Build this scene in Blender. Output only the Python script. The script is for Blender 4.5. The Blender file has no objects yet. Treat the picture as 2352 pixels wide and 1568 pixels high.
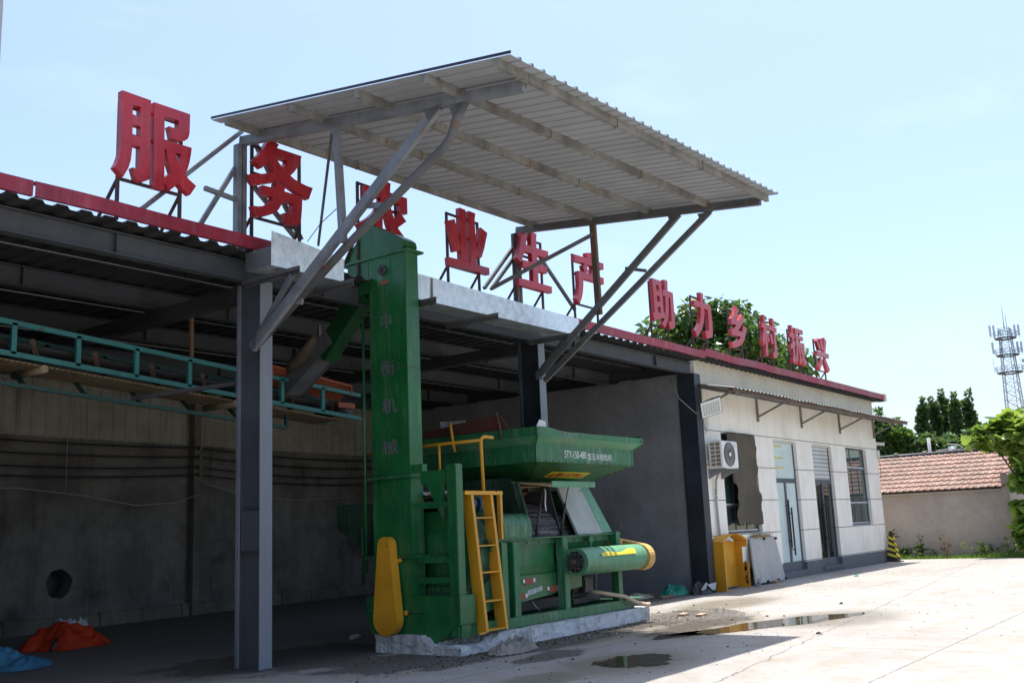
import bpy, bmesh, math, random
from mathutils import Vector, Matrix, noise
random.seed(7)
S = bpy.context.scene
COL = S.collection
R = math.radians

# ------------------------------------------------------------------ camera
FPX, PPX, PPY, CH = 2308.0, 1176.0, 784.0, 1.5
_d1 = Vector((2935-PPX, 1139-PPY, FPX)).normalized()
_dz = Vector((640-PPX, -11560-PPY, FPX)).normalized()
_dz = (_dz - _d1*_dz.dot(_d1)).normalized()
_dy = _dz.cross(_d1)
RX, RY, RZ = _d1, _dy, _dz
def W(x, y, axis, val):
    """surveyed point: where the sight line (x, y) meets the plane axis = val"""
    v = Vector((x-PPX, y-PPY, FPX))
    r = Vector((RX.dot(v), RY.dot(v), RZ.dot(v)))
    i = 'xyz'.index(axis)
    c = Vector((0, 0, CH))
    return c + r*((val-c[i])/r[i])
cam_d = bpy.data.cameras.new('camera')
cam = bpy.data.objects.new('camera', cam_d); COL.objects.link(cam)
right = Vector((RX[0], RY[0], RZ[0])); up = -Vector((RX[1], RY[1], RZ[1])); back = -Vector((RX[2], RY[2], RZ[2]))
m = Matrix.Identity(4)
for i in range(3):
    m[i][0], m[i][1], m[i][2] = right[i], up[i], back[i]
m[2][3] = CH
cam.matrix_world = m
cam_d.sensor_width = 36; cam_d.lens = FPX/2352*36
cam_d.clip_start = 0.05; cam_d.clip_end = 4000
S.camera = cam

# ------------------------------------------------------------------ light
SUN_DIR = Vector((1.24, 0.22, 6.36)).normalized()          # towards the sun
elev = math.asin(SUN_DIR.z); azim = math.atan2(SUN_DIR.x, SUN_DIR.y)
w = bpy.data.worlds.new('World'); S.world = w; w.use_nodes = True
nt = w.node_tree; nt.nodes.clear()
sky = nt.nodes.new('ShaderNodeTexSky'); sky.sky_type = 'NISHITA'; sky.sun_disc = False
sky.sun_elevation = elev; sky.sun_rotation = azim
sky.air_density = 1.0; sky.dust_density = 3.0; sky.ozone_density = 1.0; sky.altitude = 50
bg = nt.nodes.new('ShaderNodeBackground'); bg.inputs['Strength'].default_value = 0.14
wo = nt.nodes.new('ShaderNodeOutputWorld')
tint = nt.nodes.new('ShaderNodeMix'); tint.data_type = 'RGBA'; tint.blend_type = 'MULTIPLY'; tint.inputs[0].default_value = 1; tint.inputs[7].default_value = (.95, 1.0, 1.05, 1)
nt.links.new(sky.outputs[0], tint.inputs[6]); 
wtc = nt.nodes.new('ShaderNodeTexCoord'); wmp = nt.nodes.new('ShaderNodeMapping'); wmp.inputs['Scale'].default_value = (.8, 3.0, 7); wmp.inputs['Rotation'].default_value = (.3, .2, .6)
wns = nt.nodes.new('ShaderNodeTexNoise'); wns.inputs['Scale'].default_value = 1.6; wns.inputs['Detail'].default_value = 9; wns.inputs['Roughness'].default_value = .62
wmr = nt.nodes.new('ShaderNodeMapRange'); wmr.inputs['From Min'].default_value = .52; wmr.inputs['From Max'].default_value = .85; wmr.inputs['To Max'].default_value = .12
nt.links.new(wtc.outputs['Generated'], wmp.inputs[0]); nt.links.new(wmp.outputs[0], wns.inputs['Vector']); nt.links.new(wns.outputs['Fac'], wmr.inputs['Value'])
cir = nt.nodes.new('ShaderNodeMix'); cir.data_type = 'RGBA'; cir.inputs[7].default_value = (6.5, 7.2, 7.6, 1)
nt.links.new(wmr.outputs[0], cir.inputs[0]); nt.links.new(tint.outputs[2], cir.inputs[6]); nt.links.new(cir.outputs[2], bg.inputs[0]); nt.links.new(bg.outputs[0], wo.inputs[0])
sd = bpy.data.lights.new('sun', 'SUN'); sd.energy = 4.4; sd.angle = R(0.5); sd.color = (1, 0.955, 0.88)
so = bpy.data.objects.new('sun', sd); COL.objects.link(so)
so.rotation_euler = SUN_DIR.to_track_quat('Z', 'Y').to_euler(); so.location = (0, 0, 30)
S.view_settings.view_transform = 'Standard'; S.view_settings.look = 'None'
S.view_settings.exposure = 0.95; S.view_settings.gamma = 1
try:
    S.cycles.max_bounces = 8; S.cycles.diffuse_bounces = 5
except Exception: pass

# ------------------------------------------------------------------ helpers
class MB:
    def __init__(s): s.v = []; s.f = []; s.sm = []
    def add(s, vs, fs, smooth=False):
        o = len(s.v); s.v += [Vector(a) for a in vs]
        for f in fs: s.f.append([i+o for i in f]); s.sm.append(smooth)
        return s
    def box(s, a, b):
        x0, y0, z0 = (min(a[i], b[i]) for i in range(3)); x1, y1, z1 = (max(a[i], b[i]) for i in range(3))
        return s.add([(x0,y0,z0),(x1,y0,z0),(x1,y1,z0),(x0,y1,z0),(x0,y0,z1),(x1,y0,z1),(x1,y1,z1),(x0,y1,z1)],
                     [(3,2,1,0),(4,5,6,7),(0,1,5,4),(1,2,6,5),(2,3,7,6),(3,0,4,7)])
    def hexa(s, p):          # 8 points: bottom four, top four
        return s.add(p, [(3,2,1,0),(4,5,6,7),(0,1,5,4),(1,2,6,5),(2,3,7,6),(3,0,4,7)])
    def bar(s, p, q, w, h=None, upv=(0,0,1)):
        p, q = Vector(p), Vector(q); h = h or w
        d = (q-p).normalized(); u = Vector(upv)
        if abs(d.dot(u)) > .97: u = Vector((0,1,0))
        sx = d.cross(u).normalized()*w/2; sy = sx.cross(d).normalized()*h/2
        c = [p-sx-sy, p+sx-sy, p+sx+sy, p-sx+sy, q-sx-sy, q+sx-sy, q+sx+sy, q-sx+sy]
        return s.add(c, [(0,1,2,3),(7,6,5,4),(0,4,5,1),(1,5,6,2),(2,6,7,3),(3,7,4,0)])
    def tube(s, pts, r, n=10, cap=True, smooth=True):
        pts = [Vector(p) for p in pts]; rs = r if isinstance(r, (list, tuple)) else [r]*len(pts)
        vs = []; fs = []; pu = None
        for i, p in enumerate(pts):
            d = (pts[min(i+1, len(pts)-1)]-pts[max(i-1, 0)]).normalized()
            if pu is None:
                pu = Vector((0,0,1)) if abs(d.z) < .9 else Vector((1,0,0))
            u = (pu-d*pu.dot(d)).normalized(); pu = u; v = d.cross(u)
            for k in range(n):
                a = 2*math.pi*k/n; vs.append(p+(u*math.cos(a)+v*math.sin(a))*rs[i])
        for i in range(len(pts)-1):
            for k in range(n):
                a, b = i*n+k, i*n+(k+1) % n; fs.append((a, b, b+n, a+n))
        s.add(vs, fs, smooth)
        if cap:
            o = len(s.v)-len(vs)
            s.f.append([o+k for k in range(n)][::-1]); s.sm.append(False)
            s.f.append([o+(len(pts)-1)*n+k for k in range(n)]); s.sm.append(False)
        return s
    def prism(s, pts, d):    # polygon pushed along d
        d = Vector(d); n = len(pts); pts = [Vector(p) for p in pts]
        return s.add(pts+[p+d for p in pts], [list(range(n))[::-1], [n+i for i in range(n)]]+[(i,(i+1)%n,n+(i+1)%n,n+i) for i in range(n)])
    def quad(s, a, b, c, d): return s.add([a,b,c,d], [(0,1,2,3)])
    def plate(s, pts, t):    # thin plate from polygon, thickness t along its normal
        pts = [Vector(p) for p in pts]; n = (pts[1]-pts[0]).cross(pts[2]-pts[0]).normalized()
        return s.prism([p-n*t/2 for p in pts], n*t)
    def grid(s, fn, nu, nv, smooth=True):
        vs = [fn(i/nu, j/nv) for j in range(nv+1) for i in range(nu+1)]
        fs = [(j*(nu+1)+i, j*(nu+1)+i+1, (j+1)*(nu+1)+i+1, (j+1)*(nu+1)+i) for j in range(nv) for i in range(nu)]
        return s.add(vs, fs, smooth)
    def build(s, name, mat, parent=None, bevel=0, base=None, solid=0):
        wl = Vector((0,0,0)); q = parent
        while q is not None: wl += q.location; q = q.parent
        if parent is None:
            if base is None:
                xs = [v.x for v in s.v]; ys = [v.y for v in s.v]; zs = [v.z for v in s.v]
                base = ((min(xs)+max(xs))/2, (min(ys)+max(ys))/2, min(zs))
            wl = Vector(base)
        me = bpy.data.meshes.new(name)
        me.from_pydata([v-wl for v in s.v], [], s.f)
        me.polygons.foreach_set('use_smooth', s.sm)
        bm = bmesh.new(); bm.from_mesh(me)
        bmesh.ops.recalc_face_normals(bm, faces=bm.faces)
        if bevel:
            es = [e for e in bm.edges if len(e.link_faces) == 2 and e.calc_face_angle(0) > .6]
            bmesh.ops.bevel(bm, geom=es, offset=bevel, segments=2, affect='EDGES', clamp_overlap=True)
        bm.to_mesh(me); bm.free(); me.update()
        me.materials.append(mat)
        o = bpy.data.objects.new(name, me); COL.objects.link(o)
        if parent is None: o.location = wl
        else: o.parent = parent
        if solid:
            md = o.modifiers.new('thick', 'SOLIDIFY'); md.thickness = solid; md.offset = 0
        return o
def B(a, b): return MB().box(a, b)
def thing(name, loc, label, cat, group=None):
    o = bpy.data.objects.new(name, None); COL.objects.link(o); o.location = loc; o.empty_display_size = .2
    return tag(o, label, cat, group)
def tag(o, label, cat, group=None, kind=None):
    o['label'] = label; o['category'] = cat
    if group: o['group'] = group
    if kind: o['kind'] = kind
    return o
def struct(o): o['kind'] = 'structure'; return o

def curve_mesh(loops, depth):
    """outline (with holes) in its own plane filled and pushed to depth; returns verts, faces"""
    cu = bpy.data.curves.new('outline', 'CURVE'); cu.dimensions = '2D'; cu.fill_mode = 'BOTH'; cu.extrude = depth/2
    for lp in loops:
        sp = cu.splines.new('POLY'); sp.points.add(len(lp)-1); sp.use_cyclic_u = True
        for i, (a, b) in enumerate(lp): sp.points[i].co = (a, b, 0, 1)
    return _to_vf(cu)
def _to_vf(cu):
    ob = bpy.data.objects.new('outline', cu); COL.objects.link(ob)
    dg = bpy.context.evaluated_depsgraph_get(); dg.update()
    me = bpy.data.meshes.new_from_object(ob.evaluated_get(dg))
    vs = [v.co.copy() for v in me.vertices]; fs = [list(p.vertices) for p in me.polygons]
    bpy.data.objects.remove(ob); bpy.data.meshes.remove(me); bpy.data.curves.remove(cu)
    return vs, fs
def text_vf(s, bold=0.0):
    cu = bpy.data.curves.new('lettering', 'FONT'); cu.body = s; cu.size = 1; cu.extrude = .5; cu.offset = bold; cu.resolution_u = 4
    return _to_vf(cu)
def lettering(s, p0, u, v, depth, mat, parent, name='lettering', bold=0.0):
    """text stretched to fill the parallelogram p0, p0+u, p0+v"""
    vs, fs = text_vf(s, bold)
    xs = [a.x for a in vs]; ys = [a.y for a in vs]
    x0, x1, y0, y1 = min(xs), max(xs), min(ys), max(ys)
    p0, u, v = Vector(p0), Vector(u), Vector(v); n = u.cross(v).normalized()
    mb = MB(); mb.add([p0+u*((a.x-x0)/(x1-x0))+v*((a.y-y0)/(y1-y0))+n*depth*(a.z+.5) for a in vs], fs)
    return mb.build(name, mat, parent)
def blob(c, rx, ry, rz, seed, amp=.35, sub=4, flat=True, sharp=2.2):
    bm = bmesh.new(); bmesh.ops.create_icosphere(bm, subdivisions=sub, radius=1)
    for vtx in bm.verts:
        p = vtx.co.copy(); o = Vector((seed*3.1, seed*1.7, seed))
        k = 1+amp*noise.noise(p*1.3+o)+amp*.6*(.5-abs(noise.noise(p*sharp+o)))+amp*.35*(.4-abs(noise.noise(p*sharp*2.3+o)))
        q = p*k
        if flat: q.z = max(q.z, -.12)+.12
        vtx.co = Vector((c[0]+q.x*rx, c[1]+q.y*ry, c[2]+q.z*rz))
    mb = MB(); bm.verts.index_update()
    mb.add([vtx.co for vtx in bm.verts], [[vtx.index for vtx in f.verts] for f in bm.faces], True); bm.free()
    return mb

def heap(cx, cy, rx, ry, h, seed, nu=80, nv=26, fa=.17):
    def f(u, v):
        a = u*2*math.pi; ca, sa = math.cos(a), math.sin(a)
        e = 1+.30*noise.noise(Vector((ca*1.4, sa*1.4, seed)))+.12*noise.noise(Vector((ca*4, sa*4, seed+3)))
        x, y = rx*v*ca*e, ry*v*sa*e
        q = Vector((x/rx*2.2, y/ry*2.2, seed*1.3))
        z = h*(1-v**3)*(.62+.55*noise.noise(q*.75))
        wv = q+Vector((noise.noise(q*.9+Vector((9,0,0))), noise.noise(q*.9+Vector((0,9,0))), 0))*.9
        fold = math.sin(wv.x*5.2+wv.y*2.1)*.6+math.sin(wv.y*7.4-wv.x*3.0+1.7)*.4+math.sin(wv.x*12+wv.y*9)*.22
        z += h*fa*fold*(1-v**5)*(.5+.5*abs(noise.noise(q*.8+Vector((2,2,5)))*2))+h*.05*noise.noise(q*9)*(1-v**6)
        return Vector((cx+x, cy+y, max(.006+.01*abs(noise.noise(q*5)), z)))
    return MB().grid(f, nu, nv)
# ------------------------------------------------------------------ materials
def _n(nt, t, **kw):
    n = nt.nodes.new(t)
    for k, v in kw.items(): setattr(n, k, v)
    return n
def base_mat(name):
    mt = bpy.data.materials.new(name); mt.use_nodes = True; nt = mt.node_tree
    return mt, nt, nt.nodes['Principled BSDF']
def noise_tex(nt, co, scale, detail=6, rough=.6, mapping=None):
    if mapping:
        mp = _n(nt, 'ShaderNodeMapping'); mp.inputs['Scale'].default_value = mapping
        nt.links.new(co, mp.inputs['Vector']); co = mp.outputs[0]
    t = _n(nt, 'ShaderNodeTexNoise'); t.inputs['Scale'].default_value = scale; t.inputs['Detail'].default_value = detail
    t.inputs['Roughness'].default_value = rough; nt.links.new(co, t.inputs['Vector'])
    return t.outputs['Fac']
def ramp(nt, fac, a, b, va=0.0, vb=1.0):
    r = _n(nt, 'ShaderNodeMapRange'); r.interpolation_type = 'SMOOTHSTEP'
    nt.links.new(fac, r.inputs['Value'])
    for k, v in zip(('From Min','From Max','To Min','To Max'), (a, b, va, vb)): r.inputs[k].default_value = v
    return r.outputs[0]
def mix(nt, fac, a, b, mode='MIX'):
    mx = _n(nt, 'ShaderNodeMix', data_type='RGBA', blend_type=mode)
    for sock, v in ((mx.inputs[0], fac), (mx.inputs[6], a), (mx.inputs[7], b)):
        if hasattr(v, 'is_output'): nt.links.new(v, sock)
        elif isinstance(v, (int, float)): sock.default_value = v
        else: sock.default_value = (*v, 1)
    return mx.outputs[2]
def math_(nt, op, a, b=0.0):
    n = _n(nt, 'ShaderNodeMath', operation=op)
    for i, v in enumerate((a, b)):
        if hasattr(v, 'is_output'): nt.links.new(v, n.inputs[i])
        else: n.inputs[i].default_value = v
    return n.outputs[0]
def bump(nt, bsdf, h, strength=.3, dist=.01):
    b = _n(nt, 'ShaderNodeBump'); b.inputs['Strength'].default_value = strength; b.inputs['Distance'].default_value = dist
    nt.links.new(h, b.inputs['Height']); nt.links.new(b.outputs[0], bsdf.inputs['Normal'])
def paint(name, c, var=.25, rough=.5, metal=0.0, rust=0.0, dust=0.0, dustc=(.42,.38,.3), stain=0.0, scale=1.0, bmp=.12, spec=.5, rustc=(.13,.045,.018), scr=0.0, scrc=(.34,.40,.37)):
    mt, nt, bs = base_mat(name)
    co = _n(nt, 'ShaderNodeNewGeometry').outputs['Position']
    n1 = noise_tex(nt, co, 1.4*scale, 8, .65)
    lo = tuple(x*(1-var) for x in c); hi = tuple(min(1, x*(1+var)) for x in c)
    col = mix(nt, ramp(nt, n1, .3, .7), lo, hi)
    fine = noise_tex(nt, co, 38*scale, 4, .7)
    col = mix(nt, ramp(nt, fine, .25, .75, 0, .35*min(1, var*2.2)), col, lo)
    if dust:
        st = noise_tex(nt, co, 3.0, 6, .7, (3.5, 3.5, .35)); pt = noise_tex(nt, co, 2.1, 7, .7)
        f = math_(nt, 'MULTIPLY', ramp(nt, st, .42, .72), ramp(nt, pt, .35, .65, 0, dust))
        col = mix(nt, f, col, dustc)
    if stain:
        st = noise_tex(nt, co, 2.2, 6, .7, (2.5, 2.5, .3))
        col = mix(nt, ramp(nt, st, .48, .75, 0, stain), col, tuple(x*.35 for x in c))
    if scr:
        s1 = noise_tex(nt, co, 1.0, 5, .8, (42, 42, 2.2)); s2 = noise_tex(nt, co, 1.7, 5, .6)
        s3 = noise_tex(nt, co, 30, 3, .6)
        f = math_(nt, 'MULTIPLY', ramp(nt, s1, .53, .63), ramp(nt, s2, .42, .62, 0, scr))
        f = math_(nt, 'MAXIMUM', f, math_(nt, 'MULTIPLY', ramp(nt, s3, .70, .74), ramp(nt, s2, .45, .6, 0, scr)))
        col = mix(nt, f, col, scrc)
    rfac = None
    if rust:
        rn = noise_tex(nt, co, 4.5*scale, 9, .72)
        th = .70-.22*rust
        rfac = ramp(nt, rn, th, th+.05)
        rc = mix(nt, fine, rustc, tuple(x*2.0 for x in rustc))
        col = mix(nt, rfac, col, rc)
    nt.links.new(col, bs.inputs['Base Color'])
    rr = ramp(nt, n1, .25, .75, max(.02, rough-.12), min(1, rough+.15))
    nt.links.new(rr, bs.inputs['Roughness'])
    if metal:
        if rfac is not None: nt.links.new(math_(nt, 'MULTIPLY', math_(nt, 'SUBTRACT', 1.0, rfac), metal), bs.inputs['Metallic'])
        else: bs.inputs['Metallic'].default_value = metal
    bs.inputs['Specular IOR Level'].default_value = spec
    if bmp: bump(nt, bs, math_(nt, 'ADD', math_(nt,'MULTIPLY', fine, .4), n1), bmp, .02)
    return mt
def masonry(name, c, var=.3, stain=.5, stainc=(.03,.03,.03), rough=.9, bmp=.5, scale=1.0, streak=.4):
    mt, nt, bs = base_mat(name)
    co = _n(nt, 'ShaderNodeNewGeometry').outputs['Position']
    n1 = noise_tex(nt, co, .9*scale, 9, .62); n2 = noise_tex(nt, co, 6*scale, 8, .7); n3 = noise_tex(nt, co, 55, 4, .7)
    col = mix(nt, ramp(nt, n1, .3, .7), tuple(x*(1-var) for x in c), tuple(min(1, x*(1+var)) for x in c))
    col = mix(nt, ramp(nt, n2, .45, .8, 0, .5), col, tuple(x*.6 for x in c))
    sn = noise_tex(nt, co, .7*scale, 9, .7); col = mix(nt, ramp(nt, sn, .52, .72, 0, stain), col, stainc)
    if streak:
        st = noise_tex(nt, co, 2.4, 6, .65, (2.2, 2.2, .18)); col = mix(nt, ramp(nt, st, .5, .78, 0, streak), col, stainc)
    col = mix(nt, ramp(nt, n3, .2, .8, 0, .25), col, tuple(x*.7 for x in c))
    nt.links.new(col, bs.inputs['Base Color']); bs.inputs['Roughness'].default_value = rough
    bs.inputs['Specular IOR Level'].default_value = .25
    bump(nt, bs, math_(nt, 'ADD', n2, math_(nt, 'MULTIPLY', n3, .35)), bmp, .02)
    return mt
def leafmat(name, dark, light, trans=.35, rough=.45):
    mt, nt, bs = base_mat(name)
    at = _n(nt, 'ShaderNodeAttribute', attribute_name='tint')
    col = mix(nt, at.outputs['Fac'], dark, light)
    nt.links.new(col, bs.inputs['Base Color']); bs.inputs['Roughness'].default_value = rough
    bs.inputs['Specular IOR Level'].default_value = .4
    tr = _n(nt, 'ShaderNodeBsdfTranslucent'); nt.links.new(mix(nt, .5, col, (.25,.4,.05), 'MIX'), tr.inputs[0])
    ms = _n(nt, 'ShaderNodeMixShader'); ms.inputs[0].default_value = trans
    nt.links.new(bs.outputs[0], ms.inputs[1]); nt.links.new(tr.outputs[0], ms.inputs[2])
    nt.links.new(ms.outputs[0], nt.nodes['Material Output'].inputs[0])
    return mt
def glassmat(name, c=(.02,.03,.03), rough=.03):
    mt, nt, bs = base_mat(name); bs.inputs['Base Color'].default_value = (*c, 1); bs.inputs['Roughness'].default_value = rough
    bs.inputs['Specular IOR Level'].default_value = .8; return mt

M = {}
M['green'] = paint('green_paint', (.007,.118,.031), .22, .36, dust=.15, stain=.25, rust=.14, scr=.14)
M['green_dusty'] = paint('dusty_green_paint', (.010,.130,.042), .3, .44, scr=.55, dust=.6, dustc=(.22,.30,.24), stain=.35, rust=.12)
M['green_pale'] = paint('pale_green_paint', (.075,.25,.125), .2, .5, scr=.7, dust=.5, dustc=(.33,.33,.24), stain=.2)
M['drum_dusty'] = paint('dust_covered_green_drum', (.02,.09,.045), .3, .6, dust=.95, dustc=(.24,.22,.17))
M['green_chute'] = paint('shaded_grimy_green', (.006,.06,.018), .3, .55, stain=.5, rust=.2)  # the chute's shade under the roof is put into this darker green
M['cloth_dark'] = masonry('grimy_sacking', (.11,.09,.065), .3, .5, (.03,.025,.02), .95, .4, scale=4)
M['green_dark'] = paint('dark_green_paint', (.006,.035,.016), .3, .6, dust=.25, rust=.15)
M['yellow'] = paint('yellow_paint', (.62,.29,.012), .15, .45, stain=.25, rust=.28, dust=.15)
M['yellow_worn'] = paint('worn_yellow_paint', (.60,.28,.012), .2, .5, dust=.35, dustc=(.3,.25,.12), rust=.25)
M['galv_bright'] = paint('spangled_galvanised_sheet', (.70,.75,.80), .2, .38, metal=.75, stain=.15, scale=6, bmp=.03, rust=.04)
M['galv'] = paint('galvanised_steel', (.21,.225,.245), .28, .5, metal=.3, stain=.35, scale=2.0, bmp=.06, rust=.30)
M['galv_old'] = paint('weathered_galvanised_steel', (.125,.13,.135), .3, .55, metal=.2, rust=.42, stain=.4)
M['galv_cream'] = paint('dusty_galvanised_purlin', (.235,.232,.215), .4, .65, metal=.1, rust=.5, stain=.7, scale=1.6)
M['steel_dark'] = paint('dark_steel', (.045,.045,.05), .3, .6, rust=.3)
M['steel_grey'] = paint('grey_painted_steel', (.062,.068,.077), .25, .6, rust=.32, stain=.4)
M['steel_paleblue'] = paint('pale_grey_painted_steel', (.17,.185,.215), .15, .5, rust=.14, stain=.15)
M['steel_web_shade'] = paint('shaded_blue_grey_web', (.075,.083,.10), .2, .55, rust=.1)
M['steel_slate'] = paint('slate_and_shade_steel', (.022,.027,.036), .2, .55, rust=.08)  # third column's own paint; on the second column's web it stands for shade
M['rusty'] = paint('rusty_steel', (.12,.075,.05), .4, .75, rust=.6)
M['rusty_frame'] = paint('rusty_sign_frame', (.05,.03,.025), .4, .7, rust=.5)
M['red'] = paint('red_sign_paint', (.40,.020,.032), .18, .30, dust=.4, dustc=(.47,.13,.15), stain=.25, bmp=.10)  # pinkish streaks: faded paint, with the letters' sheen put into the colour
M['red_fascia'] = paint('red_fascia_paint', (.27,.014,.035), .25, .5, dust=.35, dustc=(.42,.2,.24), stain=.25)
M['sheet'] = paint('white_coated_sheet', (.345,.365,.39), .08, .5, stain=.15, dust=.08)
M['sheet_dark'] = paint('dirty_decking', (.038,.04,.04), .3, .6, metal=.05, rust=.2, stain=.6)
M['clad'] = masonry('pale_cladding', (.33,.315,.265), .2, .35, (.06,.05,.04), .75, .15, streak=.6)
M['concrete_wall'] = masonry('stained_concrete', (.17,.16,.147), .35, .7, (.035,.028,.022), .92, .6, streak=.55)
M['concrete_base'] = masonry('rough_concrete', (.17,.16,.135), .3, .5, (.045,.04,.034), .92, .7)
M['plaster_grey'] = masonry('grey_render', (.25,.252,.262), .18, .3, (.07,.07,.075), .9, .25, streak=.15)
M['whitewash'] = masonry('whitewashed_concrete', (.56,.57,.58), .15, .9, (.09,.075,.06), .9, .9, scale=2.6, streak=.75)
M['cream'] = masonry('cream_plaster', (.72,.65,.51), .1, .3, (.48,.39,.27), .85, .15, streak=.3)
M['reveal'] = masonry('reveal_plaster', (.42,.40,.36), .15, .3, (.25,.23,.2), .9, .3)
M['plinth'] = paint('dark_grey_plinth', (.115,.122,.135), .12, .7, dust=.35, dustc=(.25,.24,.22))
M['housewall'] = masonry('mud_render', (.43,.37,.33), .12, .25, (.27,.24,.22), .95, .3, streak=.15)
M['tile_clay'] = None
M['frame_dark'] = paint('dark_window_frame', (.075,.088,.115), .15, .45)
M['alu'] = paint('pale_trim', (.55,.56,.57), .1, .4)
M['glass'] = glassmat('window_glass', (.045,.075,.07))
M['glass_dark'] = glassmat('dark_glass', (.012,.016,.016))
M['paper'] = masonry('glass_papered_white', (.60,.70,.68), .1, .3, (.5,.56,.45), .35, .05, streak=.2)
M['white'] = paint('white_plastic', (.72,.72,.70), .06, .45, dust=.15)
M['black'] = paint('black_plastic', (.014,.014,.016), .3, .5)
M['rubber'] = paint('black_rubber', (.022,.022,.022), .3, .7, dust=.3, dustc=(.12,.1,.08))
M['teal'] = paint('teal_paint', (.03,.17,.165), .2, .5, rust=.30, stain=.3, rustc=(.05,.05,.055))
M['teal_dark'] = paint('dark_teal_paint', (.012,.06,.052), .3, .55, rust=.3, rustc=(.03,.03,.03))
M['belt_tan'] = paint('tan_belt', (.23,.17,.10), .3, .8, dust=.3)
M['orange_steel'] = paint('red_oxide_steel', (.28,.07,.03), .25, .6, rust=.4)
M['brown'] = paint('brown_rust_board', (.085,.028,.02), .3, .8, rust=.3)
M['silver'] = paint('silver_lettering', (.13,.13,.15), .15, .45, metal=.1, bmp=0)
M['white_letter'] = paint('white_lettering', (.66,.68,.66), .15, .6, bmp=0)
M['sticker'] = paint('yellow_sticker', (.62,.52,.03), .15, .55, dust=.2, bmp=0)
M['red_letter'] = paint('red_lettering', (.42,.03,.02), .1, .6, bmp=0)
M['blue'] = paint('blue_motor_paint', (.03,.13,.24), .25, .5, dust=.3)
M['motor'] = paint('black_motor', (.028,.028,.03), .3, .5, dust=.3, dustc=(.2,.19,.18))
M['hose'] = paint('cream_hose', (.55,.42,.28), .15, .5)
M['tan_cover'] = paint('tan_dusty_cover', (.40,.25,.11), .25, .8)
M['grey_panel'] = paint('dusty_grey_panel', (.34,.36,.32), .2, .55, dust=.4, dustc=(.30,.26,.16), stain=.3)
M['cloth'] = masonry('faded_cloth', (.25,.225,.20), .3, .6, (.06,.10,.085), .95, .3, scale=3)
M['orange_bag'] = masonry('orange_woven_bag', (.50,.042,.012), .25, .45, (.06,.02,.015), .6, .3, scale=4, streak=0)
M['white_bag'] = masonry('white_woven_bag', (.5,.5,.54), .15, .2, (.2,.2,.22), .7, .3, scale=4)
M['blue_bag'] = masonry('blue_plastic_sheet', (.07,.22,.36), .25, .3, (.04,.1,.16), .5, .3, scale=4)
M['teal_tarp'] = masonry('green_tarpaulin', (.02,.21,.15), .25, .3, (.008,.08,.06), .5, .3, scale=5)
M['wood'] = paint('old_wood', (.20,.14,.085), .3, .85)
M['brick'] = masonry('pale_brick', (.42,.28,.19), .2, .2, (.2,.12,.08))
M['dirt'] = masonry('dark_crumbs', (.06,.048,.038), .5, .4, (.02,.016,.013), .95, .6, scale=8)
M['straw'] = paint('dry_straw', (.42,.30,.15), .3, .9)
M['bark'] = masonry('bark', (.12,.09,.065), .3, .4, (.04,.03,.02), .95, .8, scale=4)
M['bluegrey'] = paint('tower_steel', (.24,.26,.33), .15, .5, metal=.2)
M['antenna'] = paint('antenna_panel', (.5,.56,.68), .08, .5)
M['board'] = paint('grey_weathered_board', (.40,.385,.365), .12, .7, stain=.35, dust=.2)
M['wire_white'] = paint('white_cable', (.36,.36,.35), .1, .6)
M['charcoal_sheet'] = paint('mouldy_tarp_sheet', (.085,.07,.047), .4, .8, dust=.10, dustc=(.18,.16,.12), stain=.3)
M['concrete_pole'] = masonry('concrete_pole', (.42,.41,.43), .1, .15, (.3,.3,.3))
M['leaf_tree'] = leafmat('glossy_tree_leaf', (.016,.05,.011), (.10,.205,.035), .25, .28)
M['leaf_poplar'] = leafmat('poplar_leaf', (.03,.075,.03), (.10,.165,.065), .25, .35)
M['leaf_bush'] = leafmat('bush_leaf', (.03,.08,.018), (.10,.19,.04), .3, .4)
M['leaf_vine'] = leafmat('broad_vine_leaf', (.045,.12,.018), (.36,.46,.085), .4, .42)
M['grass'] = leafmat('grass_blade', (.05,.12,.02), (.16,.27,.05), .35, .6)
M['weed_dry'] = leafmat('dry_weed', (.12,.06,.03), (.25,.15,.07), .2, .8)

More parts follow.
